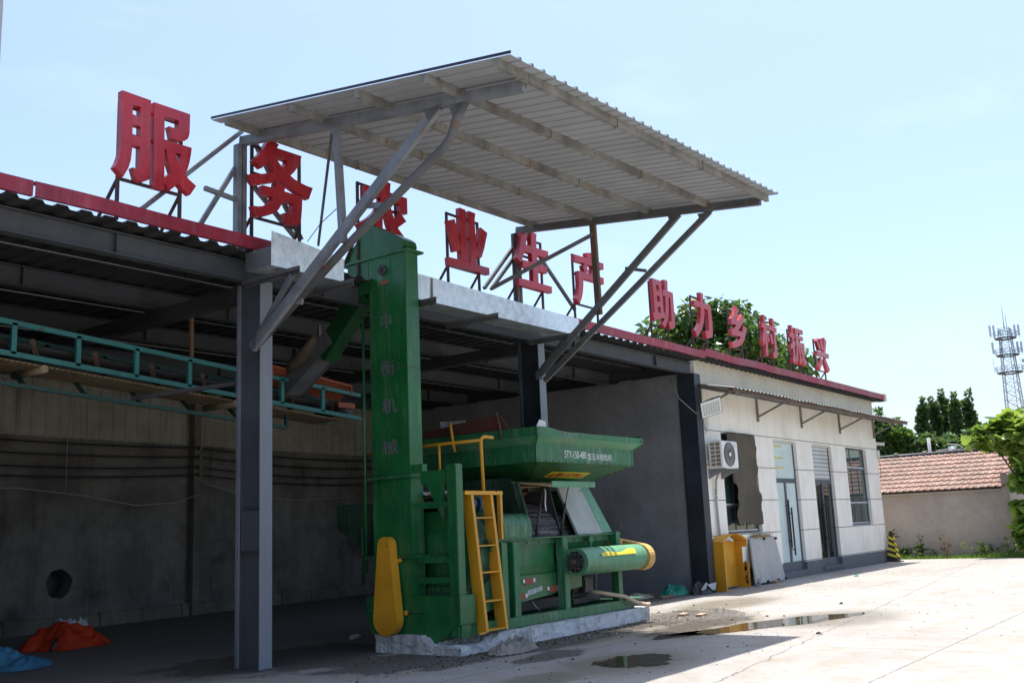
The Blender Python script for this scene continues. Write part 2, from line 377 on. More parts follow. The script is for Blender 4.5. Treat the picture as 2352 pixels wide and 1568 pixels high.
def tex_lines_wall():
    """large cream wall tiles with thin dark joints, in metres along the wall"""
    mt, nt, bs = base_mat('cream_wall_tiles')
    pos = _n(nt, 'ShaderNodeNewGeometry').outputs['Position']
    sp = _n(nt, 'ShaderNodeSeparateXYZ'); nt.links.new(pos, sp.inputs[0])
    x, z = sp.outputs[0], sp.outputs[2]
    xo = math_(nt, 'DIVIDE', math_(nt, 'SUBTRACT', x, 20.262), .5415)
    fx = math_(nt, 'FRACT', xo)
    lx = math_(nt, 'LESS_THAN', fx, .016)
    zo = math_(nt, 'DIVIDE', math_(nt, 'SUBTRACT', z, .378), .7805)
    fz = math_(nt, 'FRACT', zo)
    lz = math_(nt, 'MULTIPLY', math_(nt, 'LESS_THAN', fz, .022), math_(nt, 'LESS_THAN', z, 3.9))
    line = math_(nt, 'MAXIMUM', math_(nt, 'MULTIPLY', lx, .55), lz)
    cb = _n(nt, 'ShaderNodeCombineXYZ'); nt.links.new(math_(nt, 'FLOOR', xo), cb.inputs[0]); nt.links.new(math_(nt, 'FLOOR', zo), cb.inputs[1])
    wn = _n(nt, 'ShaderNodeTexWhiteNoise', noise_dimensions='3D'); nt.links.new(cb.outputs[0], wn.inputs['Vector'])
    col = mix(nt, wn.outputs['Value'], (.86,.815,.73), (.89,.85,.775))
    n1 = noise_tex(nt, pos, 1.2, 7, .65); col = mix(nt, ramp(nt, n1, .42, .75, 0, .5), col, (.66,.57,.45))
    col = mix(nt, line, col, (.06,.06,.065))
    nt.links.new(col, bs.inputs['Base Color']); bs.inputs['Roughness'].default_value = .45
    bump(nt, bs, math_(nt, 'SUBTRACT', 1.0, line), .6, .006)
    return mt
M['tiles'] = tex_lines_wall()
def clay():
    mt, nt, bs = base_mat('clay_roof_tile')
    pos = _n(nt, 'ShaderNodeNewGeometry').outputs['Position']
    at = _n(nt, 'ShaderNodeAttribute', attribute_name='tint')
    col = mix(nt, at.outputs['Fac'], (.215,.12,.095), (.335,.215,.175))
    n1 = noise_tex(nt, pos, 1.6, 8, .7); col = mix(nt, ramp(nt, n1, .45, .6, 0, .75), col, (.20,.15,.12))
    n2 = noise_tex(nt, pos, 25, 5, .7); col = mix(nt, ramp(nt, n2, .4, .8, 0, .35), col, (.2,.13,.1))
    nt.links.new(col, bs.inputs['Base Color']); bs.inputs['Roughness'].default_value = .85
    return mt
M['tile_clay'] = clay()
def screenmat():
    mt, nt, bs = base_mat('perforated_screen')
    uv = _n(nt, 'ShaderNodeNewGeometry').outputs['Position']
    v = _n(nt, 'ShaderNodeTexVoronoi', feature='DISTANCE_TO_EDGE'); v.inputs['Scale'].default_value = 15; v.inputs['Randomness'].default_value = .15
    nt.links.new(uv, v.inputs['Vector'])
    f = ramp(nt, v.outputs['Distance'], .07, .12)
    nt.links.new(mix(nt, f, (.13,.12,.11), (.006,.005,.005)), bs.inputs['Base Color']); bs.inputs['Roughness'].default_value = .6
    bump(nt, bs, math_(nt, 'SUBTRACT', 1.0, f), .8, .01)
    return mt
M['screen'] = screenmat()
def meshyellow():
    mt, nt, bs = base_mat('yellow_expanded_mesh')
    uv = _n(nt, 'ShaderNodeNewGeometry').outputs['Position']
    v = _n(nt, 'ShaderNodeTexVoronoi', feature='DISTANCE_TO_EDGE'); v.inputs['Scale'].default_value = 45; v.inputs['Randomness'].default_value = .1
    nt.links.new(uv, v.inputs['Vector'])
    f = ramp(nt, v.outputs['Distance'], .10, .2)
    nt.links.new(mix(nt, f, (.66,.40,.10), (.30,.17,.05)), bs.inputs['Base Color']); bs.inputs['Roughness'].default_value = .5
    return mt
M['mesh_yellow'] = meshyellow()
def yardmat():
    mt, nt, bs = base_mat('yard_concrete')
    pos = _n(nt, 'ShaderNodeNewGeometry').outputs['Position']
    sp = _n(nt, 'ShaderNodeSeparateXYZ'); nt.links.new(pos, sp.inputs[0]); x, y = sp.outputs[0], sp.outputs[1]
    n1 = noise_tex(nt, pos, .35, 8, .6); n2 = noise_tex(nt, pos, 2.2, 9, .68); n3 = noise_tex(nt, pos, 22, 6, .75); n4 = noise_tex(nt, pos, 120, 2, .6)
    col = mix(nt, ramp(nt, n1, .3, .7), (.272,.262,.248), (.352,.34,.325))
    col = mix(nt, ramp(nt, n2, .42, .7, 0, .6), col, (.235,.19,.135))
    col = mix(nt, ramp(nt, n3, .48, .75, 0, .6), col, (.16,.145,.125))
    col = mix(nt, ramp(nt, n4, .3, .8, 0, .22), col, (.22,.2,.18))
    st = noise_tex(nt, pos, 1.0, 6, .6, (.25, 1.6, 1)); col = mix(nt, ramp(nt, st, .5, .75, 0, .35), col, (.28,.22,.155))
    # roof shade put into the colour: the floor darkens under the shed
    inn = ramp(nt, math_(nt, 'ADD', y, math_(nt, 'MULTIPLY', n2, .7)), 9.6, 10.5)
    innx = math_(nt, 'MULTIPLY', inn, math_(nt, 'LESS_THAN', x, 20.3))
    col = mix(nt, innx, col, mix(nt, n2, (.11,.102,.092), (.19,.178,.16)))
    wet_total = None
    def ell(cx, cy, rx, ry, soft=.35, amp=.9):
        dx = math_(nt, 'DIVIDE', math_(nt, 'SUBTRACT', x, cx), rx); dy = math_(nt, 'DIVIDE', math_(nt, 'SUBTRACT', y, cy), ry)
        d = math_(nt, 'SQRT', math_(nt, 'ADD', math_(nt, 'MULTIPLY', dx, dx), math_(nt, 'MULTIPLY', dy, dy)))
        d = math_(nt, 'ADD', d, math_(nt, 'MULTIPLY', math_(nt, 'SUBTRACT', n2, .5), amp))
        return ramp(nt, d, 1.0, 1.0-soft)
    # damp patches round the puddles
    damp = None
    for e in ((10.0,6.0,1.5,1.0), (13.6,6.9,2.4,1.1), (15.2,5.5,2.0,1.3), (12.8,7.7,2.6,.7), (8.6,6.2,1.0,.5), (17.5,8.3,2.5,1.0)):
        f = ell(*e, .6, 1.1); damp = f if damp is None else math_(nt, 'MAXIMUM', damp, f)
    col = mix(nt, math_(nt, 'MULTIPLY', damp, .62), col, (.15,.125,.085))
    # soil and crumbs swept along the plinth
    soil = None
    for e in ((11.6,7.95,3.6,.42), (14.9,7.9,1.6,1.0), (9.3,8.6,1.4,.9), (9.0,10.4,2.0,1.4), (14.2,7.1,1.8,.45), (10.2,7.2,.8,.3), (18.6,10.6,1.6,.7)):
        f = ell(*e, .25, 1.9); soil = f if soil is None else math_(nt, 'MAXIMUM', soil, f)
    soil = math_(nt, 'MULTIPLY', soil, ramp(nt, n3, .3, .5))
    col = mix(nt, math_(nt, 'MULTIPLY', soil, .8), col, (.045,.038,.03))
    # slab joints and a wandering crack
    def line(d, wdt): return math_(nt, 'LESS_THAN', math_(nt, 'ABSOLUTE', d), wdt)
    wob = math_(nt, 'MULTIPLY', math_(nt, 'SUBTRACT', n2, .5), .18)
    j = None
    for v0 in (3.2, 7.1): 
        f = line(math_(nt, 'ADD', math_(nt, 'SUBTRACT', y, v0), math_(nt, 'MULTIPLY', wob, .4)), .011); j = f if j is None else math_(nt, 'MAXIMUM', j, f)
    for v0 in (6.2, 11.9, 17.6, 23.2, 29.0):
        j = math_(nt, 'MAXIMUM', j, line(math_(nt, 'ADD', math_(nt, 'SUBTRACT', x, v0), math_(nt, 'MULTIPLY', wob, .5)), .011))
    j = math_(nt, 'MAXIMUM', j, line(math_(nt, 'ADD', math_(nt, 'SUBTRACT', math_(nt, 'SUBTRACT', y, 4.6), math_(nt, 'MULTIPLY', math_(nt, 'SUBTRACT', x, 10), .12)), math_(nt, 'MULTIPLY', wob, 1.6)), .012))
    col = mix(nt, math_(nt, 'MULTIPLY', j, ramp(nt, n3, .3, .6, .2, .75)), col, (.07,.06,.05))
    nt.links.new(col, bs.inputs['Base Color'])
    nt.links.new(ramp(nt, damp, 0, 1, .85, .38), bs.inputs['Roughness'])
    bs.inputs['Specular IOR Level'].default_value = .3
    bump(nt, bs, math_(nt, 'ADD', math_(nt, 'MULTIPLY', n3, .7), math_(nt, 'MULTIPLY', n4, .4)), .28, .015)
    return mt
M['yard'] = yardmat()
M['soil'] = masonry('dry_soil', (.22,.19,.12), .25, .4, (.10,.12,.05), .95, .5, scale=.6, streak=0)
def watermat():
    mt, nt, bs = base_mat('muddy_water'); 
    pos = _n(nt, 'ShaderNodeNewGeometry').outputs['Position']
    bs.inputs['Base Color'].default_value = (.07,.056,.032,1); bs.inputs['Roughness'].default_value = .02
    bs.inputs['Specular IOR Level'].default_value = .6
    return mt
M['water'] = watermat()
# ------------------------------------------------------------------ ground
g = MB().quad((-1500,-1500,-.03),(1500,-1500,-.03),(1500,1500,-.03),(-1500,1500,-.03)).build('ground', M['soil'], base=(0,0,-.03)); struct(g)
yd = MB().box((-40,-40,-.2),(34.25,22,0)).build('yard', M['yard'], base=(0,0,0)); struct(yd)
def puddle(cx, cy, rx, ry, seed, rot=0):
    n = 90; pts = []
    for k in range(n):
        a = 2*math.pi*k/n; c = Vector((math.cos(a), math.sin(a), 0))
        f = 1+.38*noise.noise(c*1.1+Vector((seed,0,0)))+.20*noise.noise(c*3+Vector((0,seed,0)))+.12*noise.noise(c*8+Vector((0,0,seed)))
        x, y = c.x*rx*f, c.y*ry*f
        pts.append((cx+x*math.cos(rot)-y*math.sin(rot), cy+x*math.sin(rot)+y*math.cos(rot), .004))
    mb = MB(); mb.add(pts, [list(range(n))])
    return struct(mb.build('puddle', M['water'], base=(cx,cy,.004)))
puddle(10.15, 6.02, .55, .40, 3, .3)
puddle(14.25, 6.1, 1.75, .38, 8, -.30)
puddle(12.55, 6.75, .5, .22, 5, -.2)

# ------------------------------------------------------------------ open shed
shed = thing('open_shed', (11, 14, 0), 'long open fronted steel shed with dark decking roof, grey columns and stained rear wall', 'shed')
def corrugated(x0, x1, pitch, amp, fn, yv, top=.3, slope=.14, shift=0):
    """ribbed sheet with ribs along y: fn(x, y, dz) -> point"""
    xs = []; x = x0+shift
    while x < x1:
        for f, h in ((0,0),(top,0),(top+slope,1),(1-slope,1)):
            xx = x+f*pitch
            if x0 <= xx <= x1: xs.append((xx, h*amp))
        x += pitch
    vs = []; n = len(yv)
    for xx, h in xs:
        for y in yv: vs.append(fn(xx, y, h))
    fs = [(i*n+j, i*n+j+1, (i+1)*n+j+1, (i+1)*n+j) for i in range(len(xs)-1) for j in range(n-1)]
    return MB().add(vs, fs)
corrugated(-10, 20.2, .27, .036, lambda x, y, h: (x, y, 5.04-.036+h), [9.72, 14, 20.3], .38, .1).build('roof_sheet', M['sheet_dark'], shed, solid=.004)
def wavy(x0, x1, y, z0, z1, seed, n=40, th=.02, amp=.012):
    mb = MB()
    for i in range(n):
        a, b = x0+(x1-x0)*i/n, x0+(x1-x0)*(i+1)/n
        fa, fb = (amp*noise.noise(Vector((a*.8, seed, 0))) for a in (a, b))
        ga, gb = (amp*1.5*noise.noise(Vector((a*1.7, seed+9, 0))) for a in (a, b))
        mb.add([(a,y+ga,z0+fa),(b,y+gb,z0+fb),(b,y,z1+fb),(a,y,z1+fa),(a,y+.14,z1+fa),(b,y+.14,z1+fb),(a,y+.05,z0+fa),(b,y+.05,z0+fb)],
               [(0,1,2,3),(3,2,5,4),(0,6,7,1)])
    return mb
for a, b in ((-10, 4.98), (5.0, 8.25), (14.57, 20.25)):
    wavy(a, b, 9.70, 5.055, 5.215, a).build('fascia', M['red_fascia'], shed, solid=.003)
def ibeam(x0, x1, y, z0, z1, fw=.15, t=.012):
    mb = MB().box((x0, y-fw/2, z0), (x1, y+fw/2, z0+t)).box((x0, y-fw/2, z1-t), (x1, y+fw/2, z1)).box((x0, y-.005, z0+t), (x1, y+.005, z1-t))
    x = x0+.6
    while x < x1: mb.box((x, y-fw/2+.004, z0+t), (x+.008, y-.005, z1-t)); x += 3.1
    return mb
for y in (10.05, 12.1, 14.2, 16.4, 18.4):
    ibeam(-10, 20.15, y, 4.715, 4.978).build('roof_beam', M['steel_grey'] if y < 11 else M['rusty' if False else 'steel_grey'], shed)
for x in (2.0, 8.08, 14.12):
    B((x-.09, 10.28, 4.52), (x+.09, 18.6, 4.71)).build('rafter', M['steel_dark'], shed)
for y in (11.1, 13.2, 15.4, 17.5):
    MB().tube([(-3, y, 4.93), (20, y, 4.93)], .014, 6).build('purlin_rod', M['steel_dark'], shed)
def column(x, y, mats, top=4.71):
    o = MB().box((x, y+.406, 0), (x+.19, y+.42, top)).box((x+.088, y+.014, 0), (x+.102, y+.406, top))
    c = o.build('column', M['steel_slate'] if x > 12 else M['steel_web_shade'], shed)  # web and back flange darkened: the recess shade is put into their colour
    MB().box((x, y, 0), (x+.19, y+.014, top)).build('front_flange', mats[0], c)
    MB().box((x-.03, y+.37, 0), (x, y+.42, top)).build('edge_angle', M['steel_grey'] if x > 12 else mats[0], c)
    if x < 12: MB().box((x+.005, y+.03, 1.38), (x+.01, y+.36, 1.86)).box((x+.01, y+.03, 1.38), (x+.088, y+.05, 1.86)).build('cover_plate', M['steel_web_shade'], c)
    B((x-.05, y-.05, 0), (x+.24, y+.47, .012)).build('base_plate', M['steel_grey'], c)
    return c
column(7.985, 9.82, (M['steel_paleblue'],)); column(13.98, 9.82, (M['steel_paleblue'],)); column(1.9, 9.82, (M['steel_paleblue'],))
col3 = MB().box((19.93, 9.86, 0), (20.235, 10.26, 4.71)); col3.build('column', M['steel_slate'], shed, bevel=.006)
# rear wall runs a little out of square
RWd = Vector((.9946, .1037, 0)); RWn = Vector((.1037, -.9946, 0)); RW0 = Vector((9.26, 18.47, 0))
def rw(s, z, off=0): 
    p = RW0+RWd*s+RWn*off; return Vector((p.x, p.y, z))
def hole_loop(cs, cz, r, seed):
    return [(cs+r*(1+.14*noise.noise(Vector((math.cos(a)*2, math.sin(a)*2, seed))))*math.cos(a), cz+r*(1+.14*noise.noise(Vector((math.cos(a)*2, math.sin(a)*2, seed))))*math.sin(a)) for a in [2*math.pi*k/28 for k in range(28)]]
h0 = W(135, 1340, 'y', 18.6); hs = (Vector((h0.x, h0.y, 0))-RW0).dot(RWd)
vs, fs = curve_mesh([[(-20, .0), (11.6, .0), (11.6, 3.62), (-20, 3.62)], hole_loop(hs, h0.z, .27, 2)], .3)
mb = MB().add([rw(v.x, v.y, -.15+v.z) for v in vs], fs)
rear = mb.build('rear_wall', M['concrete_wall'], shed)
mb = MB(); mb.tube([rw(hs, h0.z, -.31), rw(hs, h0.z, -.9)], .3, 20, True); mb.build('drain_recess', M['black'], rear)
mb = MB()
for k in range(24):
    s0 = -13+k*1.0; hh = .27+.05*noise.noise(Vector((k*1.3, 0, 0))); dd = .10+.03*noise.noise(Vector((k*2.1, 4, 0)))
    mb.hexa([rw(s0,0,.003), rw(s0+.985,0,.003), rw(s0+.985,0,dd), rw(s0,0,dd), rw(s0,hh,.003), rw(s0+.985,hh-.02,.003), rw(s0+.985,hh-.03,dd-.03), rw(s0,hh,dd-.02)])
mb.build('footing', M['concrete_base'], rear)
xs = []; x = -20
while x < 11.6: xs += [(x, 0), (x+.03, .025), (x+.07, .025), (x+.10, 0)]; x += .30
mb = MB(); vs = []
for s_, o_ in xs: vs += [rw(s_, 3.60, -.02+o_), rw(s_, 5.0, -.02+o_)]
mb.add(vs, [(2*i, 2*i+2, 2*i+3, 2*i+1) for i in range(len(xs)-1)]); mb.build('cladding', M['clad'], rear)
B((-10,20.31,-.02),(20.2,20.36,5.1)).build('back_boarding', M['steel_dark'], shed)
B((-10.1, 9.8, 0), (-10, 20.3, 5.1)).build('side_wall', M['concrete_wall'], shed)
# bay post and cables on the rear wall
pc = W(443, 1000, 'y', 18.9); ps = (Vector((pc.x, pc.y, 0))-RW0).dot(RWd)
MB().hexa([rw(ps-.09,0,.18), rw(ps+.09,0,.18), rw(ps+.09,0,.02), rw(ps-.09,0,.02), rw(ps-.09,4.7,.18), rw(ps+.09,4.7,.18), rw(ps+.09,4.7,.02), rw(ps-.09,4.7,.02)]).build('wall_post', M['concrete_base'], shed)
for k, (yl, ym) in enumerate(((1028, 1030), (1056, 1051), (1085, 1074), (1106, 1091))):
    zl = W(0, yl, 'y', 18.5).z; zm = W(443, ym, 'y', 18.9).z
    pts = []
    for a, b, za, zb in ((-4, ps, zl+.25, zm), (ps, 11.0, zm, zm-.05)):
        for i in range(13):
            t = i/12; pts.append(rw(a+(b-a)*t, za+(zb-za)*t-.16*4*t*(1-t)*(.6+.1*k), .25))
    c = MB().tube(pts, .017, 6).build('wall_cable', M['black'])
    tag(c, ('topmost', 'second highest', 'third highest', 'lowest')[k]+' of the four black cables strung along the dark rear wall', 'cable', 'black cables on the rear wall')
    c2 = MB()
    c2.tube([rw(ps, zm, .17), rw(ps, zm, .30)], .045, 8); c2.build('insulator', M['concrete_base'], c)
pts = [rw(a, z, .3) for a, z in [(-3, 2.55), (0, 2.62), (1.3, 2.50), (2.6, 2.30), (3.6, 2.36), (4.6, 2.66), (ps, 2.78), (ps+1.4, 2.5), (ps+3, 2.42), (ps+5, 2.5)]]
tag(MB().tube(pts, .009, 6).build('wire', M['wire_white']), 'thin pale wire sagging below the black cables on the rear wall', 'wire')
a0 = W(166, 880, 'y', 18.2); 
tag(MB().tube([(a0.x, 18.3, 4.7), (a0.x+.02, 18.2, a0.z), (a0.x-.05, 18.2, a0.z-1.0), (a0.x-.05, 18.2, 2.55)], .007, 5).build('hanging_wire', M['wire_white']), 'single pale wire hanging straight down before the rear wall', 'wire')

# ------------------------------------------------------------------ office block
off = thing('office_building', (26.5, 11, 0), 'cream tiled office block with grey doors, windows and a red trimmed roof', 'building')
X0, X1, YF, ZT = 20.26, 32.74, 10.0, 5.08
OPEN = [(21.35, 23.27, 1.185, 3.485), (24.36, 25.90, .17, 3.455), (27.04, 28.55, .16, 3.45), (29.75, 31.60, 1.19, 3.47)]
def wallpieces(z0, z1, y0, y1, ops):
    mb = MB(); xs = [X0]
    for o in ops: xs += [o[0], o[1]]
    xs.append(X1)
    for i in range(0, len(xs), 2): mb.box((xs[i], y0, z0), (xs[i+1], y1, z1))
    for (a, b, zb, zt) in ops:
        if zb > z0: mb.box((a, y0, z0), (b, y1, zb))
        if zt < z1: mb.box((a, y0, zt), (b, y1, z1))
    return mb
wallpieces(.36, 4.46, YF, YF+.10, OPEN).build('tiled_wall', M['tiles'], off)
B((X0, YF+.003, 4.46), (X1, YF+.1, ZT)).build('upper_wall', M['cream'], off)
mb = MB(); xs = [X0, OPEN[1][0], OPEN[1][1], OPEN[2][0], OPEN[2][1], X1]
for i in (0, 2, 4): mb.box((xs[i], YF-.012, -.1), (xs[i+1], YF+.1, .365))
for i in (1, 2): mb.box((OPEN[i][0], YF-.010, -.1), (OPEN[i][1], YF+.1, OPEN[i][2]))
mb.build('plinth', M['plinth'], off)
B((X0, YF+.101, 4.0), (X1, YF+.25, ZT)).build('backing_wall', M['reveal'], off)
B((X1-.1, YF+.1, -.1), (X1, 19.5, ZT)).build('end_wall', M['cream'], off)
B((20.06, 10.27, 4.5), (20.16, 20.3, 5.03)).build('light_stop_panel', M['steel_dark'], off)  # dark panel added to stop light leaking over the side wall
sw = B((19.98, 10.3, 0), (20.2, 20.3, 4.69)).build('side_wall', M['plaster_grey'], off)
mb = MB()
for i in range(33):
    y0 = 10.3+i*.3; h = .05*noise.noise(Vector((i*.9, 0, 3)))
    mb.hexa([(19.99,y0,4.69),(20.19,y0,4.69),(20.19,y0+.3,4.69),(19.99,y0+.3,4.69),(19.99,y0,4.74+h),(20.19,y0,4.74+h),(20.19,y0+.3,4.74+h),(19.99,y0+.3,4.74+h)])
mb.build('wall_head', M['plaster_grey'], sw)
B((20.24, 10.9, 0), (X1-.12, 10.97, 5.03)).build('inner_wall', M['steel_dark'], off)
B((20.2, 19.7, 0), (X1-.12, 19.8, 5.1)).build('back_wall', M['cream'], off)
corrugated(20.28, 33.2, .27, .05, lambda x, y, h: (x, y, 5.10-.05+h+(y-9.7)*.02), [9.72, 14, 19.8], .38, .1).build('roof_sheet', M['sheet_dark'], off, solid=.004)
wavy(20.28, 33.2, 9.70, 5.10, 5.27, 5, 60, amp=.02).build('fascia', M['red_fascia'], off, solid=.003)
mb = MB()   # crumbling pale mortar bed along the roof edge
mb.grid(lambda u, v: Vector((20.4+12.8*u, 9.72+.34*v, 5.27+.03*math.sin(v*3.1)+.035*noise.noise(Vector((u*40, v*3, 1)))*(.4+v))), 120, 5)
mb.build('mortar_ridge', M['cream'], off)
B((33.1, 9.66, 5.05), (33.28, 9.95, 5.30)).build('fascia_end', M['cream'], off, bevel=.02)
# windows and doors
def frame_rect(mb, a, b, z0, z1, y, t=.05, d=.05):
    mb.box((a, y, z0), (b, y+d, z0+t)).box((a, y, z1-t), (b, y+d, z1)).box((a, y, z0+t), (a+t, y+d, z1-t)).box((b-t, y, z0+t), (b, y+d, z1-t))
YG = YF+.085
def reveal(o):
    a, b, z0, z1 = o
    MB().box((b-.003, YF+.101, z0), (b+.05, YF+.25, z1)).box((a-.05, YF+.101, z0), (a+.003, YF+.25, z1)).build('reveal', M['reveal'], off)
for o in OPEN: reveal(o)
for k, o in enumerate((OPEN[0], OPEN[3])):
    a, b, z0, z1 = o
    mb = MB(); frame_rect(mb, a, b, z0, z1, YG)
    if k: zs_, xm = (1.19+.62, 3.47-.62), (a+.62, b-.62)
    else: zs_, xm = (1.19+.62, 2.95), (a+.66, b-.66)
    for z in zs_: mb.box((a+.05, YG+.004, z-.025), (b-.05, YG+.046, z+.025))
    mb.box((xm[0]-.02, YG+.008, z0+.05), (xm[0]+.02, YG+.042, z1-.05))
    mb.box((xm[1]-.02, YG+.008, z0+.05), (xm[1]+.02, YG+.042, zs_[1]))
    wn = mb.build('window', M['frame_dark'], off)
    B((a+.04, YG+.02, z0+.04), (b-.04, YG+.026, z1-.04)).build('pane', M['glass'], wn)
    for z in zs_: MB().box((a+.12, YG-.006, z+.027), (b-.1, YG+.004, z+.06)).build('trim', M['alu'], wn)
    MB().box((a+.1, YG-.004, z0+.052), (b-.1, YG+.004, z0+.08)).build('trim', M['alu'], wn)
    # slats behind
    if k:
        mb = MB()
        for i in range(22): mb.quad((a+.1, YG+.12, 1.3+i*.1), (b-.1, YG+.12, 1.3+i*.1), (b-.1, YG+.16, 1.355+i*.1), (a+.1, YG+.16, 1.355+i*.1))
        mb.build('blind', M['grey_panel'], wn)
for k, o in enumerate((OPEN[1], OPEN[2])):
    a, b, z0, z1 = o; zt = 2.44
    mb = MB(); frame_rect(mb, a, b, zt+.003, z1, YG); frame_rect(mb, a, b, z0, zt, YG, .06)
    mb.box(((a+b)/2-.05, YG-.004, z0), ((a+b)/2+.05, YG+.045, zt))
    mb.box((a+.06, YG-.002, z0+.06), (b-.06, YG+.04, z0+.22))
    d = mb.build('door', M['frame_dark'], off)
    if k: d['label'] = 'dark glazed door with a blind in its transom'
    else: d['label'] = 'glazed door papered white from inside'
    g1 = B((a+.04, YG+.02, z0+.05), (b-.04, YG+.026, zt-.04)).build('pane', M['paper' if not k else 'glass_dark'], d)
    g2 = B((a+.04, YG+.02, zt+.04), (b-.04, YG+.026, z1-.04)).build('pane', M['paper' if not k else 'grey_panel'], d)
    B((a+.02, YG-.01, z1-.052), (b-.03, YG-.001, z1-.005)).build('trim', M['alu'], d)
    if k:
        mb = MB()
        for i in range(8): mb.box((a+.06, YG+.012, 2.55+i*.11), (b-.06, YG+.019, 2.61+i*.11))
        mb.build('blind', M['alu'], d)
    else:
        mb = MB()
        for z in (2.75, 3.0, 3.3): mb.box((a+.06, YG+.014, z), (a+.8, YG+.019, z+.035))
        mb.build('tape', M['sticker'], d)
    for s_, zz in ((-.09, (.75, 1.95)), (.09, (.55, 1.75))):
        xh = (a+b)/2+s_; mb = MB().box((xh-.02, YG-.09, zz[0]), (xh+.02, YG-.06, zz[1]))
        for z in (zz[0]+.15, zz[1]-.15): mb.box((xh-.012, YG-.06, z-.012), (xh+.012, YG, z+.012))
        mb.build('handle', M['black'], d)
    if k: B((a-.02, YF-.05, .10), (b+.02, YF-.012, .155)).build('threshold', M['plinth'], d)
# awning
aw = thing('awning', (26, 9.5, 4.4), 'battered metal awning with rusty angle brackets along the office front', 'awning')
ZA = lambda x, y: 4.50-(10.0-y)*.20+.015*noise.noise(Vector((x*.7, y, 2)))
corrugated(20.1, 33.1, .2, .02, lambda x, y, h: (x, y-(.05*noise.noise(Vector((x*1.2, 0, 7))) if y < 9.2 else 0), ZA(x, y)+h), [9.02, 9.5, 9.99], .3, .2).build('awning_sheet', M['galv_old'], aw, solid=.004)
B((20.2, 9.16, ZA(26, 9.2)-.10), (33.0, 9.21, ZA(26, 9.2)-.035)).build('edge_rail', M['galv_cream'], aw)
MB().bar((20.2, 9.1, ZA(26, 9.1)-.05), (33.05, 9.06, ZA(26, 9.1)-.06), .03, .075).build('edge_batten', M['rusty'], aw)
B((20.3, 9.93, 4.42), (32.7, 9.985, 4.50)).build('wall_rail', M['galv_cream'], aw)
for x in (20.42, 23.5, 26.4, 29.4, 32.55):
    mb = MB().bar((x, 9.95, 4.45), (x, 9.12, ZA(x, 9.12)-.10), .045, .05).bar((x, 9.97, 3.97), (x, 9.3, ZA(x, 9.3)-.12), .04, .045).bar((x, 9.975, 4.45), (x, 9.975, 3.85), .05, .05)
    mb.build('bracket', M['galv_cream'], aw)
# ------------------------------------------------------------------ canopy on brackets
can = thing('canopy', (11, 9, 5.1), 'white ribbed sheet canopy on galvanised beams and props reaching out over the yard', 'canopy')
def zs(x, y):
    L = 6.70-.146*(9.96-y); Rr = 6.80-.114*(9.96-y); t = (x-7.35)/(14.2-7.35); return L+(Rr-L)*t
corrugated(7.35, 14.2, .203, .032, lambda x, y, h: (x, y-(.015*noise.noise(Vector((x*2, 0, 4))) if y < 6 else 0), zs(x, y)+h), [5.33, 7.6, 10.0], .76, .05).build('roof_sheet', M['sheet'], can, solid=.003)
MB().bar((7.34, 5.31, zs(7.35, 5.31)+.022), (7.34, 9.99, zs(7.35, 9.99)+.022), .012, .028).build('edge_trim', M['black'], can)
for i, y in enumerate((9.72, 8.52, 7.45, 6.43, 5.5)):
    mt = M['galv_cream']
    p, q = Vector((7.36, y, zs(7.36, y)-.052)), Vector((14.02, y, zs(14.02, y)-.052))
    pu = MB().bar(p, q, .055, .10).build('purlin', mt, can)
    for x in (9.6, 11.8):
        MB().box((x, y-.032, zs(x, y)-.108), (x+.012, y+.032, zs(x, y)-.002)).build('weld_clip', M['rusty'], pu)
for x in (7.9, 13.9):
    dz = .12 if x < 10 else .11
    p, q = Vector((x, 10.1, zs(x, 10.1)-dz)), Vector((x, 5.56, zs(x, 5.56)-dz))
    MB().bar(p, q, .09, .115).build('beam', M['galv_old' if x > 10 else 'galv'], can, bevel=.004)
for x in (7.88, 13.86):
    zt = zs(x, 10.1)-.178
    mb = MB().box((x-.065, 10.06, 5.06), (x-.005, 10.16, zt)).box((x+.012, 10.06, 5.06), (x+.075, 10.16, zt))
    for z in (5.5, 5.9, 6.3): mb.box((x-.005, 10.075, z), (x+.012, 10.15, z+.05))
    mb.build('post', M['galv' if x < 10 else 'galv_old'], can)
MB().bar((7.9, 8.33, zs(7.9,8.33)-.178), (7.9, 8.24, 4.86), .075, .075).build('prop', M['galv'], can)
MB().bar(W(762,308,'x',7.86), W(731,562,'y',9.9), .03, .05).build('strut', M['galv_old'], can)
MB().bar((13.9, 8.52, zs(13.9,8.5)-.17), (13.9, 8.50, 4.92), .07, .10).build('prop', M['rusty'], can)
# main inclined props
b1, t1 = Vector((7.9, 9.86, 3.84)), Vector((7.9, 6.72, zs(7.9,6.72)-.16))
MB().bar(b1, t1, .07, .12).build('brace', M['galv'], can, bevel=.004)
kx = Vector((7.9, 6.57, 5.70))
MB().tube([(7.97, 9.84, 3.90), (7.97, 8.2, 4.86), (7.95, 6.70, 5.62), (7.93, 6.57, 5.72), (7.92, 6.50, 5.86), (7.92, 6.37, zs(7.9,6.37)-.16)], .05, 8).build('bent_brace', M['galv_old'], can)
MB().bar((7.9, 8.0, 5.25), (7.97, 7.55, 5.16), .02, .07).build('spacer', M['galv'], can)
MB().bar((7.93, 9.2, 4.34), (7.97, 9.02, 4.30), .03, .08).build('spacer', M['galv_cream'], can)
MB().bar((13.88, 9.80, 4.03), (13.88, 6.91, zs(13.9,6.91)-.16), .06, .11).build('brace', M['galv_old'], can, bevel=.004)
MB().bar((13.96, 9.70, 3.97), (13.96, 6.42, zs(13.9,6.42)-.16), .06, .09).build('brace', M['galv_old'], can, bevel=.004)
